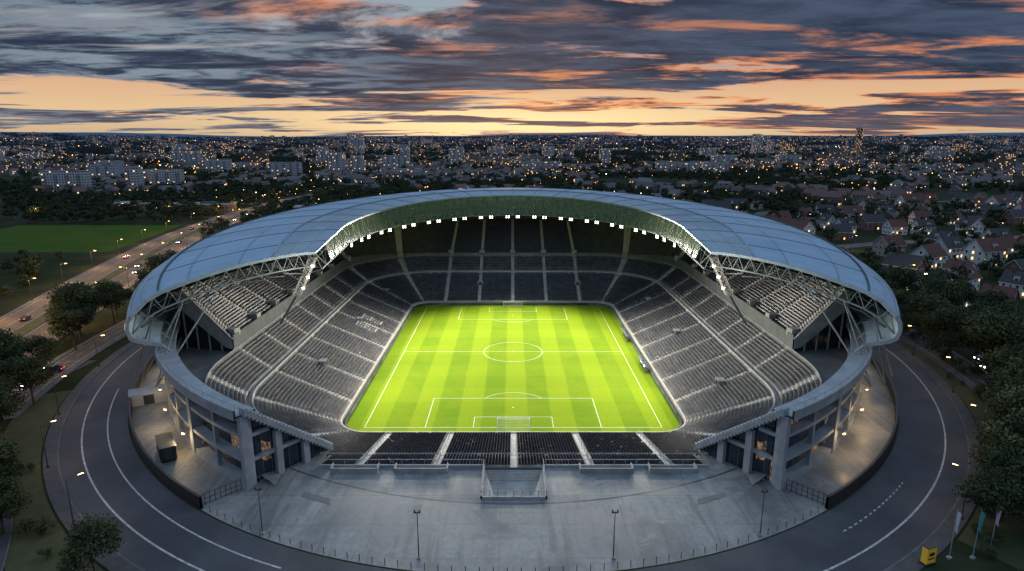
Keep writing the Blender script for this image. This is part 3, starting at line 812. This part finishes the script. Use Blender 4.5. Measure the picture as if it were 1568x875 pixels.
cwall=wallmat('city_walls',[(0,(.30,.30,.31)),(.25,(.2,.18,.16)),(.5,(.14,.085,.065)),(.75,(.26,.24,.21)),(1,(.5,.5,.5))],.12,1.7,True)
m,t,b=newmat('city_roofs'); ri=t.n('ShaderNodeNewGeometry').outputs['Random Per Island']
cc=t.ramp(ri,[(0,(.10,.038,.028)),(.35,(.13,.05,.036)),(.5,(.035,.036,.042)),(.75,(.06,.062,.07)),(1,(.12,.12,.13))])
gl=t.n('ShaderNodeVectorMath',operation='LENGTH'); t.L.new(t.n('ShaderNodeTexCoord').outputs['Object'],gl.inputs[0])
t.L.new(t.mix(t.ss(gl.outputs['Value'],600.,5500.,0.,.85),cc,(.06,.11,.18)),b.inputs['Base Color']); croof=m  # roof colour fades to a painted haze blue with distance
croof_red=mat('clay_roof',(.13,.048,.034),(.09,.038,.03),1,.8); croof_dk=mat('slate_roof',(.04,.04,.046),(.028,.028,.034),1,.7)
def addb(mb,cx,cy,z0,w,d,h,rot,kind):
    c,s=math.cos(rot),math.sin(rot)
    def T(x,y,z): return (cx+x*c-y*s,cy+x*s+y*c,z)
    i=len(mb.v); w2,d2=w/2,d/2
    for z in (z0-2,z0+h):
        for x,y in ((-w2,-d2),(w2,-d2),(w2,d2),(-w2,d2)): mb.v.append(T(x,y,z))
    for k,(a,b_,Lw) in enumerate(((0,1,w),(1,2,d),(2,3,w),(3,0,d))):
        mb.f.append((i+a,i+b_,i+4+b_,i+4+a)); mb.m.append(0); o=k*40; mb.uv+=[(o,-2),(o+Lw,-2),(o+Lw,h),(o,h)]
    if kind=='flat':
        mb.f.append((i+4,i+5,i+6,i+7)); mb.m.append(1); mb.uv+=[(0,0)]*4
        mb.box(*T(w*.15,0,0)[:2],z0+h,w*.25,d*.35,1.6,rot,1)
    else:
        rh=min(w,d)*.42; e=.5
        a=T(-w2-e,-d2-e,z0+h-.4);b_=T(w2+e,-d2-e,z0+h-.4);c_=T(w2+e,d2+e,z0+h-.4);d_=T(-w2-e,d2+e,z0+h-.4)
        r0=T(-w2-e,0,z0+h+rh);r1=T(w2+e,0,z0+h+rh); j=len(mb.v); mb.v+=[a,b_,c_,d_,r0,r1]
        mb.f+=[(j,j+1,j+5,j+4),(j+2,j+3,j+4,j+5)]; mb.m+=[1,1]; mb.uv+=[(0,0)]*8
        mb.f+=[(i+7,i+4,j+4),(i+5,i+6,j+5)]; mb.m+=[0,0]; mb.uv+=[(0,100)]*6
def housemesh(name,w,d,h,wm,rmt,seed):
    rr=random.Random(seed); mb=MB(); rh=d*.52
    mb.box(0,0,-.5,w,d,h+.5,0,0)
    for s in (-1,1): 
        x=s*w/2; mb.tri((x,-d/2,h),(x,d/2,h),(x,0,h+rh),0)
    e=.5
    for s in (-1,1):
        k=rh/(d/2)
        p0=(-w/2-e,s*(d/2+e),h-e*k+.12);p1=(w/2+e,s*(d/2+e),h-e*k+.12);p2=(w/2+e,0,h+rh+.12);p3=(-w/2-e,0,h+rh+.12)
        mb.quad(p0,p1,p2,p3,1); q=[(a,b_,c-.25) for a,b_,c in (p0,p1,p2,p3)]
        mb.quad(*q,1); mb.quad(p0,p1,q[1],q[0],3); mb.quad(p1,p2,q[2],q[1],3); mb.quad(p0,p3,q[3],q[0],3)
        if rr.random()<.7:
            xx=rr.uniform(-w*.2,w*.2); mb.box(xx,s*d*.27,h+.5,2.0,2.2,rh*.55,0,0); mb.box(xx,s*d*.28,h+.5+rh*.55,2.4,2.6,.2,0,1); mb.box(xx,s*(d*.27+1.12),h+1,1.2,.06,1.1,0,4 if rr.random()<.3 else 2)
    mb.box(w*.22,d*.08,h+rh*.5,.7,.7,rh*.5+1.1,0,5)
    for s in (-1,1):
        for fl in range(int(h//2.8)):
            for x in lin(-w/2+1.6,w/2-1.6,4):
                li=4 if rr.random()<.16 else 2
                mb.box(x,s*(d/2+.02),fl*2.8+.9,1.3,.10,1.5,0,3); mb.box(x,s*(d/2+.06),fl*2.8+1.0,1.06,.06,1.3,0,li)
            for y in lin(-d/2+1.8,d/2-1.8,3):
                li=4 if rr.random()<.16 else 2
                mb.box(s*(w/2+.02),y,fl*2.8+.9,.10,1.2,1.5,0,3); mb.box(s*(w/2+.06),y,fl*2.8+1.0,.06,1.0,1.3,0,li)
        mb.box(s*(w/2+.02),0,h+.6,.1,1.1,1.3,0,3); mb.box(s*(w/2+.06),0,h+.7,.06,.9,1.1,0,2)
    mb.box(0,-d/2-.1,0,1.1,.2,2.1,0,5); mb.box(0,-d/2-.6,2.3,2.,1.2,.15,0,1)
    return mb.mesh(name,[wm,rmt,glass,white,litwin,mat('door_brown',(.1,.06,.04))])
wW=mat('white_render',(.66,.67,.68),(.52,.53,.54),.6,.85); wB=mat('brick_wall',(.18,.09,.065),(.13,.075,.058),2,.9); wC=mat('cream_render',(.38,.34,.28),(.31,.28,.23),.6,.85)
HM=[('white_house',housemesh('white_house',11,9,5.8,wW,croof_dk,1)),('white_house',housemesh('white_house',12,8.5,5.6,wW,croof_red,2)),('brick_house',housemesh('brick_house',10,9,5.7,wB,croof_red,3)),
    ('rendered_house',housemesh('rendered_house',13,9,6.,wC,croof_red,4)),('white_house',housemesh('white_house',15,10,8.5,wW,croof_red,5)),('brick_house',housemesh('brick_house',14,9,6,wB,croof_dk,6))]
occ=[]
for gx in range(0,24):
    for gy in range(0,30):
        x=142+gx*24+random.uniform(-5,5); y=-60+gy*26+random.uniform(-5,5)
        if not inview(x,y) or not free(x,y,5) or random.random()<.24: continue
        if y>330+ (x*.2): continue
        nm,me=HM[random.choice([0,0,1,1,2,3,4,5])]; ang=.3+.25*math.sin(x*.01+y*.008)+(.0 if random.random()<.5 else math.pi/2)+random.uniform(-.1,.1)
        mkobj(nm,me,None,(x,y,GZ),ang,random.uniform(.8,1.1)); occ.append((x,y))
def block(name,x,y,w,d,h,rot,wm=None):
    mb=MB(); addb(mb,0,0,0,w,d,h,0,'flat'); mb.box(-w*.3,d*.1,h,3,3,2.4,0,1)
    nb=int(w//6)
    for k in range(nb):
        for f in range(1,int(h//3)):
            if k%2==0: mb.box(-w/2+3+k*6,-d/2-.6,f*3,3.6,1.2,1.0,0,2)
    mb.box(0,0,h,w+.5,d+.5,.5,0,2)
    return mkobj(name,mb.mesh(name,[wm or cwall,croof,concrete]),None,(x,y,hz(x,y)),rot)
wwh=wallmat('white_block_walls',[(0,(.66,.70,.74)),(1,(.50,.54,.58))],.12,1.7)
wdk=wallmat('dark_tower_walls',[(0,(.08,.09,.11)),(1,(.14,.13,.14))],.22,1.6)
for a in [(-505,520,46,13,26,.1),(-440,540,14,14,30,.1),(-425,575,42,13,25,.1),(-395,900,55,14,24,.05),(-320,960,26,16,40,0),(-290,985,22,16,34,0),(-345,1010,20,16,36,0),(-560,1000,50,14,26,.2),(-700,900,45,14,26,-.1),(-250,1150,60,14,30,.1),(-450,1300,26,18,48,0),(60,1150,90,16,18,0),(330,1050,90,18,20,0),(380,980,45,16,22,.1),(-180,880,50,20,14,0),(-620,760,40,14,24,.2),(-150,1500,40,16,40,0),(250,1500,30,16,40,0),(520,1350,60,16,26,0),(700,1400,60,18,24,0),(-800,1350,70,16,34,0),(-1000,1700,40,18,46,0),(620,1800,50,16,36,.1),(1150,1500,70,18,30,0),(1250,1650,50,18,38,0),(120,1900,40,18,40,0),(-60,2100,60,20,36,0),(-350,1800,50,20,46,0)]:
    block('apartment_block',*a,wm=wwh); occ.append(a[:2])
for a in [(-543,2000,52,26,80,0),(-1120,1150,62,16,42,.1),(890,2100,30,26,76,0),(960,2150,22,20,58,0)]: block('high_rise_tower',*a,wm=wwh)
block('high_rise_tower',840,1720,40,24,60,0,wm=wdk); block('high_rise_tower',1370,2300,20,18,96,0,wm=wdk); block('office_tower',1500,1900,60,20,40,0,wm=wdk); block('office_tower',1050,1700,50,20,32,0,wm=wdk); block('office_tower',-900,1800,34,20,50,0,wm=wdk)
for a in [(-260,330,50,22,7,.1),(-330,350,40,24,6,.1),(-150,300,40,18,8,.2),(-110,250,46,18,8,.1),(-300,60,46,20,6,.3),(-330,-10,36,20,6,.3),(-70,330,60,20,10,0),(40,360,50,18,10,0)]:
    if free(a[0],a[1],8): block('commercial_building',*a); occ.append(a[:2])
oc=np.array(occ)
mbc=MB(); nb=0
def hsh(a,b): return (math.sin(a*12.9898+b*78.233)*43758.5453)%1
def wooded(x,y): return math.sin(x*.0062+1.3+math.sin(y*.003)*2)*math.sin(y*.0047+.6)+.5*math.sin(x*.017+y*.013)
for it in range(42000):
    r=random.uniform(0,1)**.62*6200+280; a=rad(random.uniform(47,133)); x=r*math.cos(a); y=r*math.sin(a)-60
    if y<60 or not inview(x,y): continue
    if wooded(x,y)>.34: continue
    if r<900 and (not free(x,y,6) or np.min(np.hypot(oc[:,0]-x,oc[:,1]-y))<22): continue
    if r<620 and x<-60: continue
    dn=hsh(math.floor(x/260),math.floor(y/260)); 
    if random.random()>.25+.75*dn: continue
    if nb>12000: break
    rot=hsh(math.floor(x/500)+3,math.floor(y/500))*1.57+random.choice([0,1.5708])
    if r<1300 or random.random()<.66: addb(mbc,x,y,hz(x,y),random.uniform(9,22),random.uniform(8,11),random.uniform(5,9),rot,'gable')
    elif random.random()<.93: addb(mbc,x,y,hz(x,y),random.uniform(20,60),random.uniform(12,20),random.uniform(7,16),rot,'flat')
    else: addb(mbc,x,y,hz(x,y),random.uniform(18,55),14,random.uniform(18,38),rot,'flat')
    nb+=1
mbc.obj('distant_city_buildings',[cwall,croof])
for it in range(52000):
    if it<13000: r=random.uniform(0,1)**.6*800+150
    else: r=random.uniform(0,1)**.7*6000+600
    a=rad(random.uniform(-20,200)) if it<13000 else rad(random.uniform(46,134)); x=r*math.cos(a); y=r*math.sin(a)
    if not inview(x,y): continue
    if r<1000 and not free(x,y,1): continue
    cl=math.sin(x*.013+2)*math.sin(y*.011)+.6*math.sin(x*.004+y*.006)+random.uniform(-.9,.9)
    lim=-.3 if (x<0 and r<900) else (-.1 if r<900 else (-2 if wooded(x,y)>.28 else .4))
    if cl<lim: continue
    if r<700 and np.min(np.hypot(oc[:,0]-x,oc[:,1]-y))<8.5: continue
    inst[it%3].append((x,y,hz(x,y)-.3,random.uniform(.5,1.15)*(1 if r<1500 else 1.6),random.uniform(0,6.28)))
for k in range(3):
    mb=MB()
    for x,y,z,s,ro in inst[k]:
        p=[(x+s*.7071*math.cos(ro+j*math.pi/2),y+s*.7071*math.sin(ro+j*math.pi/2),z) for j in range(4)]; mb.quad(*p)
    f=mb.obj('distant_trees',[leafm[0]]); f.instance_type='FACES'; f.use_instance_faces_scale=True; f.show_instancer_for_render=False; f.show_instancer_for_viewport=False
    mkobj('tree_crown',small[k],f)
mb=MB()
def octa(x,y,z,s,mi):
    i=len(mb.v); mb.v+=[(x+s,y,z),(x,y+s,z),(x-s,y,z),(x,y-s,z),(x,y,z+s),(x,y,z-s)]
    for a,b_ in ((0,1),(1,2),(2,3),(3,0)):
        mb.f+=[(i+a,i+b_,i+4),(i+b_,i+a,i+5)]; mb.m+=[mi,mi]; mb.uv+=[(0,0)]*6
for it in range(420):
    r=random.uniform(0,1)**.75*5200+350; a=rad(random.uniform(47,133)); x=r*math.cos(a); y=r*math.sin(a); an=random.uniform(0,3.14) if random.random()<.5 else random.choice([.1,.25,2.9])
    n=random.randint(2,9); mi=random.choice([0,0,0,0,1]); sp_=random.uniform(28,45)*(1 if r<2000 else 1.6)
    for k in range(n):
        X=x+math.cos(an)*k*sp_+random.uniform(-5,5); Y=y+math.sin(an)*k*sp_
        if inview(X,Y) and Y>60 and free(X,Y,0): octa(X,Y,hz(X,Y)+random.uniform(6,9),(.28+.00036*r)*random.uniform(.5,1.6),mi)
for it in range(900):
    r=random.uniform(0,1)**.9*5500+300; a=rad(random.uniform(47,133)); x=r*math.cos(a); y=r*math.sin(a)
    if inview(x,y) and y>60: octa(x,y,hz(x,y)+random.uniform(3,12),(.2+.0003*r)*random.uniform(.3,1.2),random.choice([0,0,0,1,2]))
mb.obj('distant_street_lights',[mat('sodium_glow',(.9,.6,.3),emis=(1,.40,.09),es=7),mat('white_glow',(.9,.9,.8),emis=(1,.8,.55),es=7),mat('red_glow',(.9,.2,.1),emis=(1,.15,.06),es=4)])
# ------------------------------------------------------------------ street lamps
lm=MB(); lm.beam((0,0,0),(0,0,8),.2,0,.1,8); lm.beam((0,0,7.9),(1.6,0,8.4),.1,0,.08,6); lm.box(1.9,0,8.3,.9,.35,.16,0,0); lm.box(1.9,0,8.22,.7,.28,.07,0,1); lm.box(0,0,0,.4,.4,.5,0,0)
lmw=lm.mesh('street_lamp',[steel_dk,lampwarm])
def lamp(x,y,rot,e=1500,col=(1,.56,.22)):
    o=mkobj('street_lamp',lmw,None,(x,y,hz(x,y)),rot)
    if e:
        l=bpy.data.lights.new('lamp_bulb','POINT'); l.energy=e; l.color=col; l.shadow_soft_size=.25
        mkobj('lamp_bulb',l,o,(1.9,0,7.9))
for i in range(2,len(hw)-1,2):
    p=hw[i]; d=(hw[i+1]-p).normalized(); s=1 if (i//2)%2 else -1
    if p.y<-60: continue
    x=p.x-d.y*13.6*s; y=p.y+d.x*13.6*s; lamp(x,y,math.atan2(-d.x*s,d.y*s),4200 if p.y<450 else 0)
for a in (196,210,222,234): 
    x,y=el(AA*1.128,AB*1.128,rad(a)); lamp(x,y,math.atan2(-y,-x),450)
for a in (-52,-38,-24,-12,0,12): 
    x,y=el(AA*1.128,AB*1.128,rad(a)); lamp(x,y,math.atan2(-y,-x),350)
for x,y in ((150,20),(190,-15),(160,60),(230,165),(180,140),(250,60),(300,190),(140,180),(-140,-60),(-118,-80),(-150,150),(-140,110),(220,100),(330,120),(270,260),(380,240),(-270,300),(-320,320),(-360,280),(-250,100),(-330,100)): lamp(x,y,random.uniform(0,6),1500)
pmsh=MB(); pmsh.beam((0,0,0),(0,0,7),.18,0,.1,8); pmsh.box(0,0,7,.9,.2,.15,0,0); pmsh.box(0,0,0,.5,.5,.25,0,1); pmsh.box(-.35,0,7.15,.18,.25,.28,0,0); pmsh.box(.35,0,7.15,.18,.25,.28,0,0)
pmm=pmsh.mesh('plaza_lamp_post',[steel_dk,concrete])
for x,y in ((-36.5,-103),(-13,-108.5),(13.5,-108.5),(35.5,-103.5)): mkobj('plaza_lamp_post',pmm,None,(x,y,GZ))
wl=MB(); wl.box(0,0,0,.5,.35,.4,0,0); wl.box(0,0,-.08,.4,.3,.08,0,1); wlm=wl.mesh('wall_lamp',[steel_dk,lampwarm])
for a in (200,207,214,221,229,-20,-27,-34,-41,-49):
    x,y=el(91.2,105.4,rad(a)); o=mkobj('wall_lamp',wlm,None,(x,y,GZ+4)); l=bpy.data.lights.new('wall_bulb','POINT'); l.energy=random.choice([380,620]) if a not in (214,-27) else 150; l.color=(1,.68,.33); l.shadow_soft_size=.2; mkobj('wall_bulb',l,o,(x*.012,y*.012,-.4))
# ------------------------------------------------------------------ vehicles
taill=mat('tail_lamp',(.5,.02,.02),emis=(1,.05,.02),es=6)
def carmesh(name,col):
    mb=MB(); body=[(-2.2,.35),(-2.25,.75),(-1.9,.95),(-1.35,1.0),(-.75,1.42),(.75,1.45),(1.55,1.02),(2.15,.9),(2.25,.6),(2.2,.35)]
    w=.88
    def wd(z): return w if z<1.05 else w*.8
    for a,b_ in zip(body,body[1:]+body[:1]):
        isw= (a[1]>=1 and b_[1]>=1 and abs(a[1]-b_[1])>.2)
        mb.quad((a[0],-wd(a[1]),a[1]),(b_[0],-wd(b_[1]),b_[1]),(b_[0],wd(b_[1]),b_[1]),(a[0],wd(a[1]),a[1]),1 if isw else 0)
    for s in (-1,1):
        i=len(mb.v); mb.v+=[(p[0],s*wd(p[1]),p[1]) for p in body]; mb.f.append(tuple(range(i,i+len(body)))); mb.m.append(0); mb.uv+=[(0,0)]*len(body)
        mb.quad((-1.1,s*.885,1.02),(1.3,s*.885,1.02),(.65,s*.74,1.36),(-.65,s*.74,1.36),1)
        for x in (-1.4,1.4):
            mb.beam((x,s*.7,.33),(x,s*.93,.33),.66,2,n=14); mb.beam((x,s*.93,.33),(x,s*.95,.33),.36,3,n=10)
        mb.box(-2.26,s*.6,.65,.05,.35,.16,0,4); mb.box(2.26,s*.62,.7,.05,.3,.14,0,5)
    return mb.mesh(name,[mat('car_paint',col,tuple(c*.9 for c in col),.5,.25,.3),glass,black,steel,lampwhite,taill])
cars=[carmesh('parked_car',c) for c in ((.5,.5,.52),(.05,.05,.06),(.25,.03,.03),(.7,.7,.7),(.04,.07,.15))]
for k,(i,o) in enumerate(((24,-5),(30,5),(33,-8),(37,6),(42,-5),(45,8),(50,-5),(56,6),(63,-6),(27,8),(60,-8),(40,-8.5))):
    p=hw[i]; d=(hw[i+1]-p).normalized(); mkobj('car',cars[k%5],None,(p.x-d.y*o,p.y+d.x*o,hz(p.x,p.y)+.05),math.atan2(d.y,d.x)+(math.pi if o>0 else 0))
for k in range(26):
    x=random.choice([131,134])+random.uniform(0,140); y=-20+random.uniform(0,120)
    if inview(x,y) and free(x,y,-3.5): mkobj('parked_car',cars[k%5],None,(x,y,GZ+.02),random.choice([.3,1.87]))
for k,(x,y) in enumerate(((120,-36),(123,-30),(126,-50),(-114,-47),(-114.5,-38),(74,-117.5))): mkobj('parked_car',cars[k%5],None,(x,y,GZ+.05),random.choice([.2,1.6]))
mb=MB(); mb.box(0,0,.3,6.5,2.5,2.5,0,0); mb.box(0,0,2.8,6.7,2.7,.12,0,1)
for x in lin(-2.9,2.9,13): mb.box(x,-1.27,.4,.12,.06,2.3,0,1); mb.box(x,1.27,.4,.12,.06,2.3,0,1)
for x in (-2.6,2.6): mb.box(x,0,0,.4,2.4,.3,0,1)
mb.box(3.27,0,.5,.05,1.1,2.1,0,1); mb.box(1,-1.3,1.3,1.3,.06,.8,0,2)
mkobj('site_cabin',mb.mesh('site_cabin',[black,steel_dk,glass]),None,(-63,-80,GZ+.02),-.95)
mb=MB(); mb.box(0,0,0,7,4,2.6,0,0); 
for s in (-1,1): mb.quad((-3.7,s*2.2,2.6),(3.7,s*2.2,2.6),(3.7,0,3.4),(-3.7,0,3.4),0); mb.tri((s*3.5,-2,2.6),(s*3.5,2,2.6),(s*3.5,0,3.35),0)
mb.box(0,-2.03,.1,2,.06,2.1,0,1)
mkobj('white_marquee',mb.mesh('white_marquee',[mat('marquee_canvas',(.40,.43,.47),(.33,.36,.40),.5,.8),glass]),None,(-80,-56,GZ+.02),.5)
for s,y in ((1,-14),(1,14)):
    mb=MB(); L=9
    P=[[(x,1.3*math.cos(a)-.2,1.9*math.sin(a)) for a in lin(.0,1.9,9)] for x in lin(-L/2,L/2,10)]; mb.grid(P,0)
    for x in lin(-L/2,L/2,7): 
        for a,b_ in zip(lin(0,1.9,9),lin(0,1.9,9)[1:]): mb.beam((x,1.3*math.cos(a)-.2,1.9*math.sin(a)),(x,1.3*math.cos(b_)-.2,1.9*math.sin(b_)),.09,1)
    for k in range(14): mb.box(-L/2+.5+k*.62,.2,.2,.5,.5,.3,0,2); mb.box(-L/2+.5+k*.62,.45,.5,.5,.12,.6,0,2)
    mkobj('team_dugout',mb.mesh('team_dugout',[mat('acrylic',(.3,.35,.37),alpha=.5,rough=.1),steel,black]),None,(s*37.6,y,.02),-math.pi/2)
for k,(x,y,c) in enumerate(((59.3,-108.5,(.7,.72,.75)),(62.5,-108.5,(.08,.3,.3)),(66,-107,(.6,.6,.62)))):
    mb=MB(); mb.beam((0,0,0),(0,0,7.5),.14,0,.07,8); mb.box(0,0,0,.5,.5,.3,0,0)
    P=[[(.08+.9*i/5,.14*math.sin(i*1.2+j*.4),7.3-3.0*j/8-.15*i) for j in range(9)] for i in range(6)]; mb.grid(P,1)
    mkobj('flagpole',mb.mesh('flagpole',[steel,mat('flag_cloth',c,tuple(v*.8 for v in c),1,.8)]),None,(x,y,GZ),.4)
mb=MB(); mb.box(0,0,0,2.0,1.1,.4,0,1); mb.box(0,0,.4,1.7,.8,2.3,0,0); mb.box(0,-.42,1.0,1.2,.04,.2,0,1); mb.box(0,-.42,1.5,.9,.04,.5,0,1); mb.box(0,0,2.7,1.8,.9,.1,0,1)
mkobj('yellow_sign',mb.mesh('yellow_sign',[mat('yellow_panel',(.62,.40,.03),(.52,.34,.03),.5,.5,emis=(1,.65,.05),es=.06),black]),None,(55.6,-109.6,GZ),.35)
# ------------------------------------------------------------------ world
w=bpy.data.worlds.new('World'); sc.world=w; w.use_nodes=True; t=NT(w.node_tree); bg=w.node_tree.nodes['Background']
tc=t.n('ShaderNodeTexCoord').outputs['Generated']; sp=t.n('ShaderNodeSeparateXYZ'); t.L.new(tc,sp.inputs[0]); X,Y,Zr=sp.outputs
Z=t.m('MAXIMUM',Zr,0.); den=t.m('ADD',Z,.05)
def gauss(v,c,s): return t.m('POWER',2.718,t.m('MULTIPLY',t.m('POWER',t.m('DIVIDE',t.m('SUBTRACT',v,c),s),2.),-1.))
def cvec(sx,sy,off):
    cb=t.n('ShaderNodeCombineXYZ'); t.L.new(t.m('MULTIPLY',t.m('DIVIDE',X,den),sx),cb.inputs[0]); t.L.new(t.m('MULTIPLY',t.m('DIVIDE',Y,den),sy),cb.inputs[1]); cb.inputs[2].default_value=off; return cb.outputs[0]
n1=t.noise(cvec(.60,1.15,6.9),.62,12,.60,.5)
n2=t.noise(cvec(.6,1,11.3),.35,5,.5,.2); n3=t.noise(cvec(.6,1.1,8.1),1.7,10,.65,.4); n4=t.noise(cvec(.55,1.3,2.1),1.1,10,.62,.3)
basec=t.ramp(Z,[(0,(.33,.25,.22)),(.016,(.62,.45,.28)),(.045,(.78,.54,.30)),(.08,(.74,.45,.27)),(.115,(.42,.37,.36)),(.16,(.33,.40,.45)),(.25,(.26,.35,.44)),(.45,(.28,.41,.60)),(1,(.28,.43,.66))])
yp=t.ss(Y,.0,.5); glow=t.m('MULTIPLY',t.m('MULTIPLY',gauss(X,0.,.30),gauss(Z,.030,.032)),yp)
basec=t.mix(glow,basec,(1.15,.86,.45))
basec=t.mix(t.m('MULTIPLY',t.ss(Y,-.2,.6,1.,0.),t.ss(Z,0.,.3,1.,0.)),basec,(.16,.23,.34))
th=t.ss(Z,.060,.110,.535,.375)
th=t.m('ADD',th,t.m('MULTIPLY',t.m('SUBTRACT',n2,.5),.22))
th=t.m('ADD',th,t.m('MULTIPLY',t.m('MULTIPLY',gauss(X,-.56,.12),gauss(Z,.150,.022)),.07))
th=t.m('SUBTRACT',th,t.m('MULTIPLY',t.m('MULTIPLY',t.ss(X,.0,-.35),t.ss(Z,.10,.15)),.07))
th=t.m('SUBTRACT',th,t.m('MULTIPLY',t.m('MULTIPLY',t.ss(X,.30,.62),t.ss(Z,.08,.14)),.08))
th=t.m('SUBTRACT',th,t.m('MULTIPLY',t.m('MULTIPLY',t.ss(X,.22,.40),gauss(Z,.032,.012)),.14))
dlt=t.m('SUBTRACT',n1,th)
cov=t.ss(dlt,-.025,.03)
core=t.ss(dlt,-.005,.06)
dark=t.mix(t.ss(n3,.32,.68),(.014,.027,.058),(.065,.092,.155))
om=t.ss(t.m('ADD',t.m('MULTIPLY',X,.30),n4),.42,.58)
edgec=t.mix(om,(.24,.25,.29),(.88,.31,.12))
patch=t.m('MULTIPLY',t.m('MULTIPLY',t.ss(n4,.51,.61),t.ss(n3,.40,.58)),t.m('MULTIPLY',t.ss(X,-.5,.1),t.ss(Z,.25,.10)))
dark=t.mix(t.m('MULTIPLY',patch,.9),dark,(.80,.28,.11))
pale=t.m('MULTIPLY',t.m('MULTIPLY',t.ss(n3,.46,.60),gauss(X,-.5,.30)),.75); dark=t.mix(pale,dark,(.27,.34,.40))
lowp=t.ss(Z,.02,.08,1.,0.); dark=t.mix(t.m('MULTIPLY',lowp,.45),dark,(.16,.13,.15))
cl=t.mix(core,edgec,dark); skyc=t.mix(cov,basec,cl)
high=t.ss(Z,.26,.5); skyc=t.mix(high,skyc,t.mix(t.m('MULTIPLY',cov,.35),(.37,.54,.79),(.24,.34,.48)))
skyc=t.mix(t.ss(Zr,-.03,-.003,1.,0.),skyc,(.02,.03,.05))
ns=t.n('ShaderNodeTexSky',sky_type='NISHITA'); ns.sun_disc=False; ns.sun_elevation=rad(3); ns.sun_rotation=0.
nsm=t.mix(1.,ns.outputs[0],(.002,.002,.002),'MULTIPLY'); skyc=t.mix(1.,skyc,nsm,'ADD')
t.L.new(skyc,bg.inputs['Color']); bg.inputs['Strength'].default_value=1.0
l=bpy.data.lights.new('sun','SUN'); l.energy=.12; l.angle=rad(4); l.color=(1,.6,.35)
o=mkobj('sun',l); o.rotation_euler=(rad(-87),0,0)
cam=bpy.data.cameras.new('camera'); co=mkobj('camera',cam,None,(-.3,-181.3,63)); co.rotation_euler=(rad(90-12.98),0,0)
cam.lens=21.47; cam.sensor_width=36; cam.clip_end=40000; cam.clip_start=1; sc.camera=co
sc.view_settings.view_transform='Standard'; sc.view_settings.look='None'; sc.view_settings.exposure=0
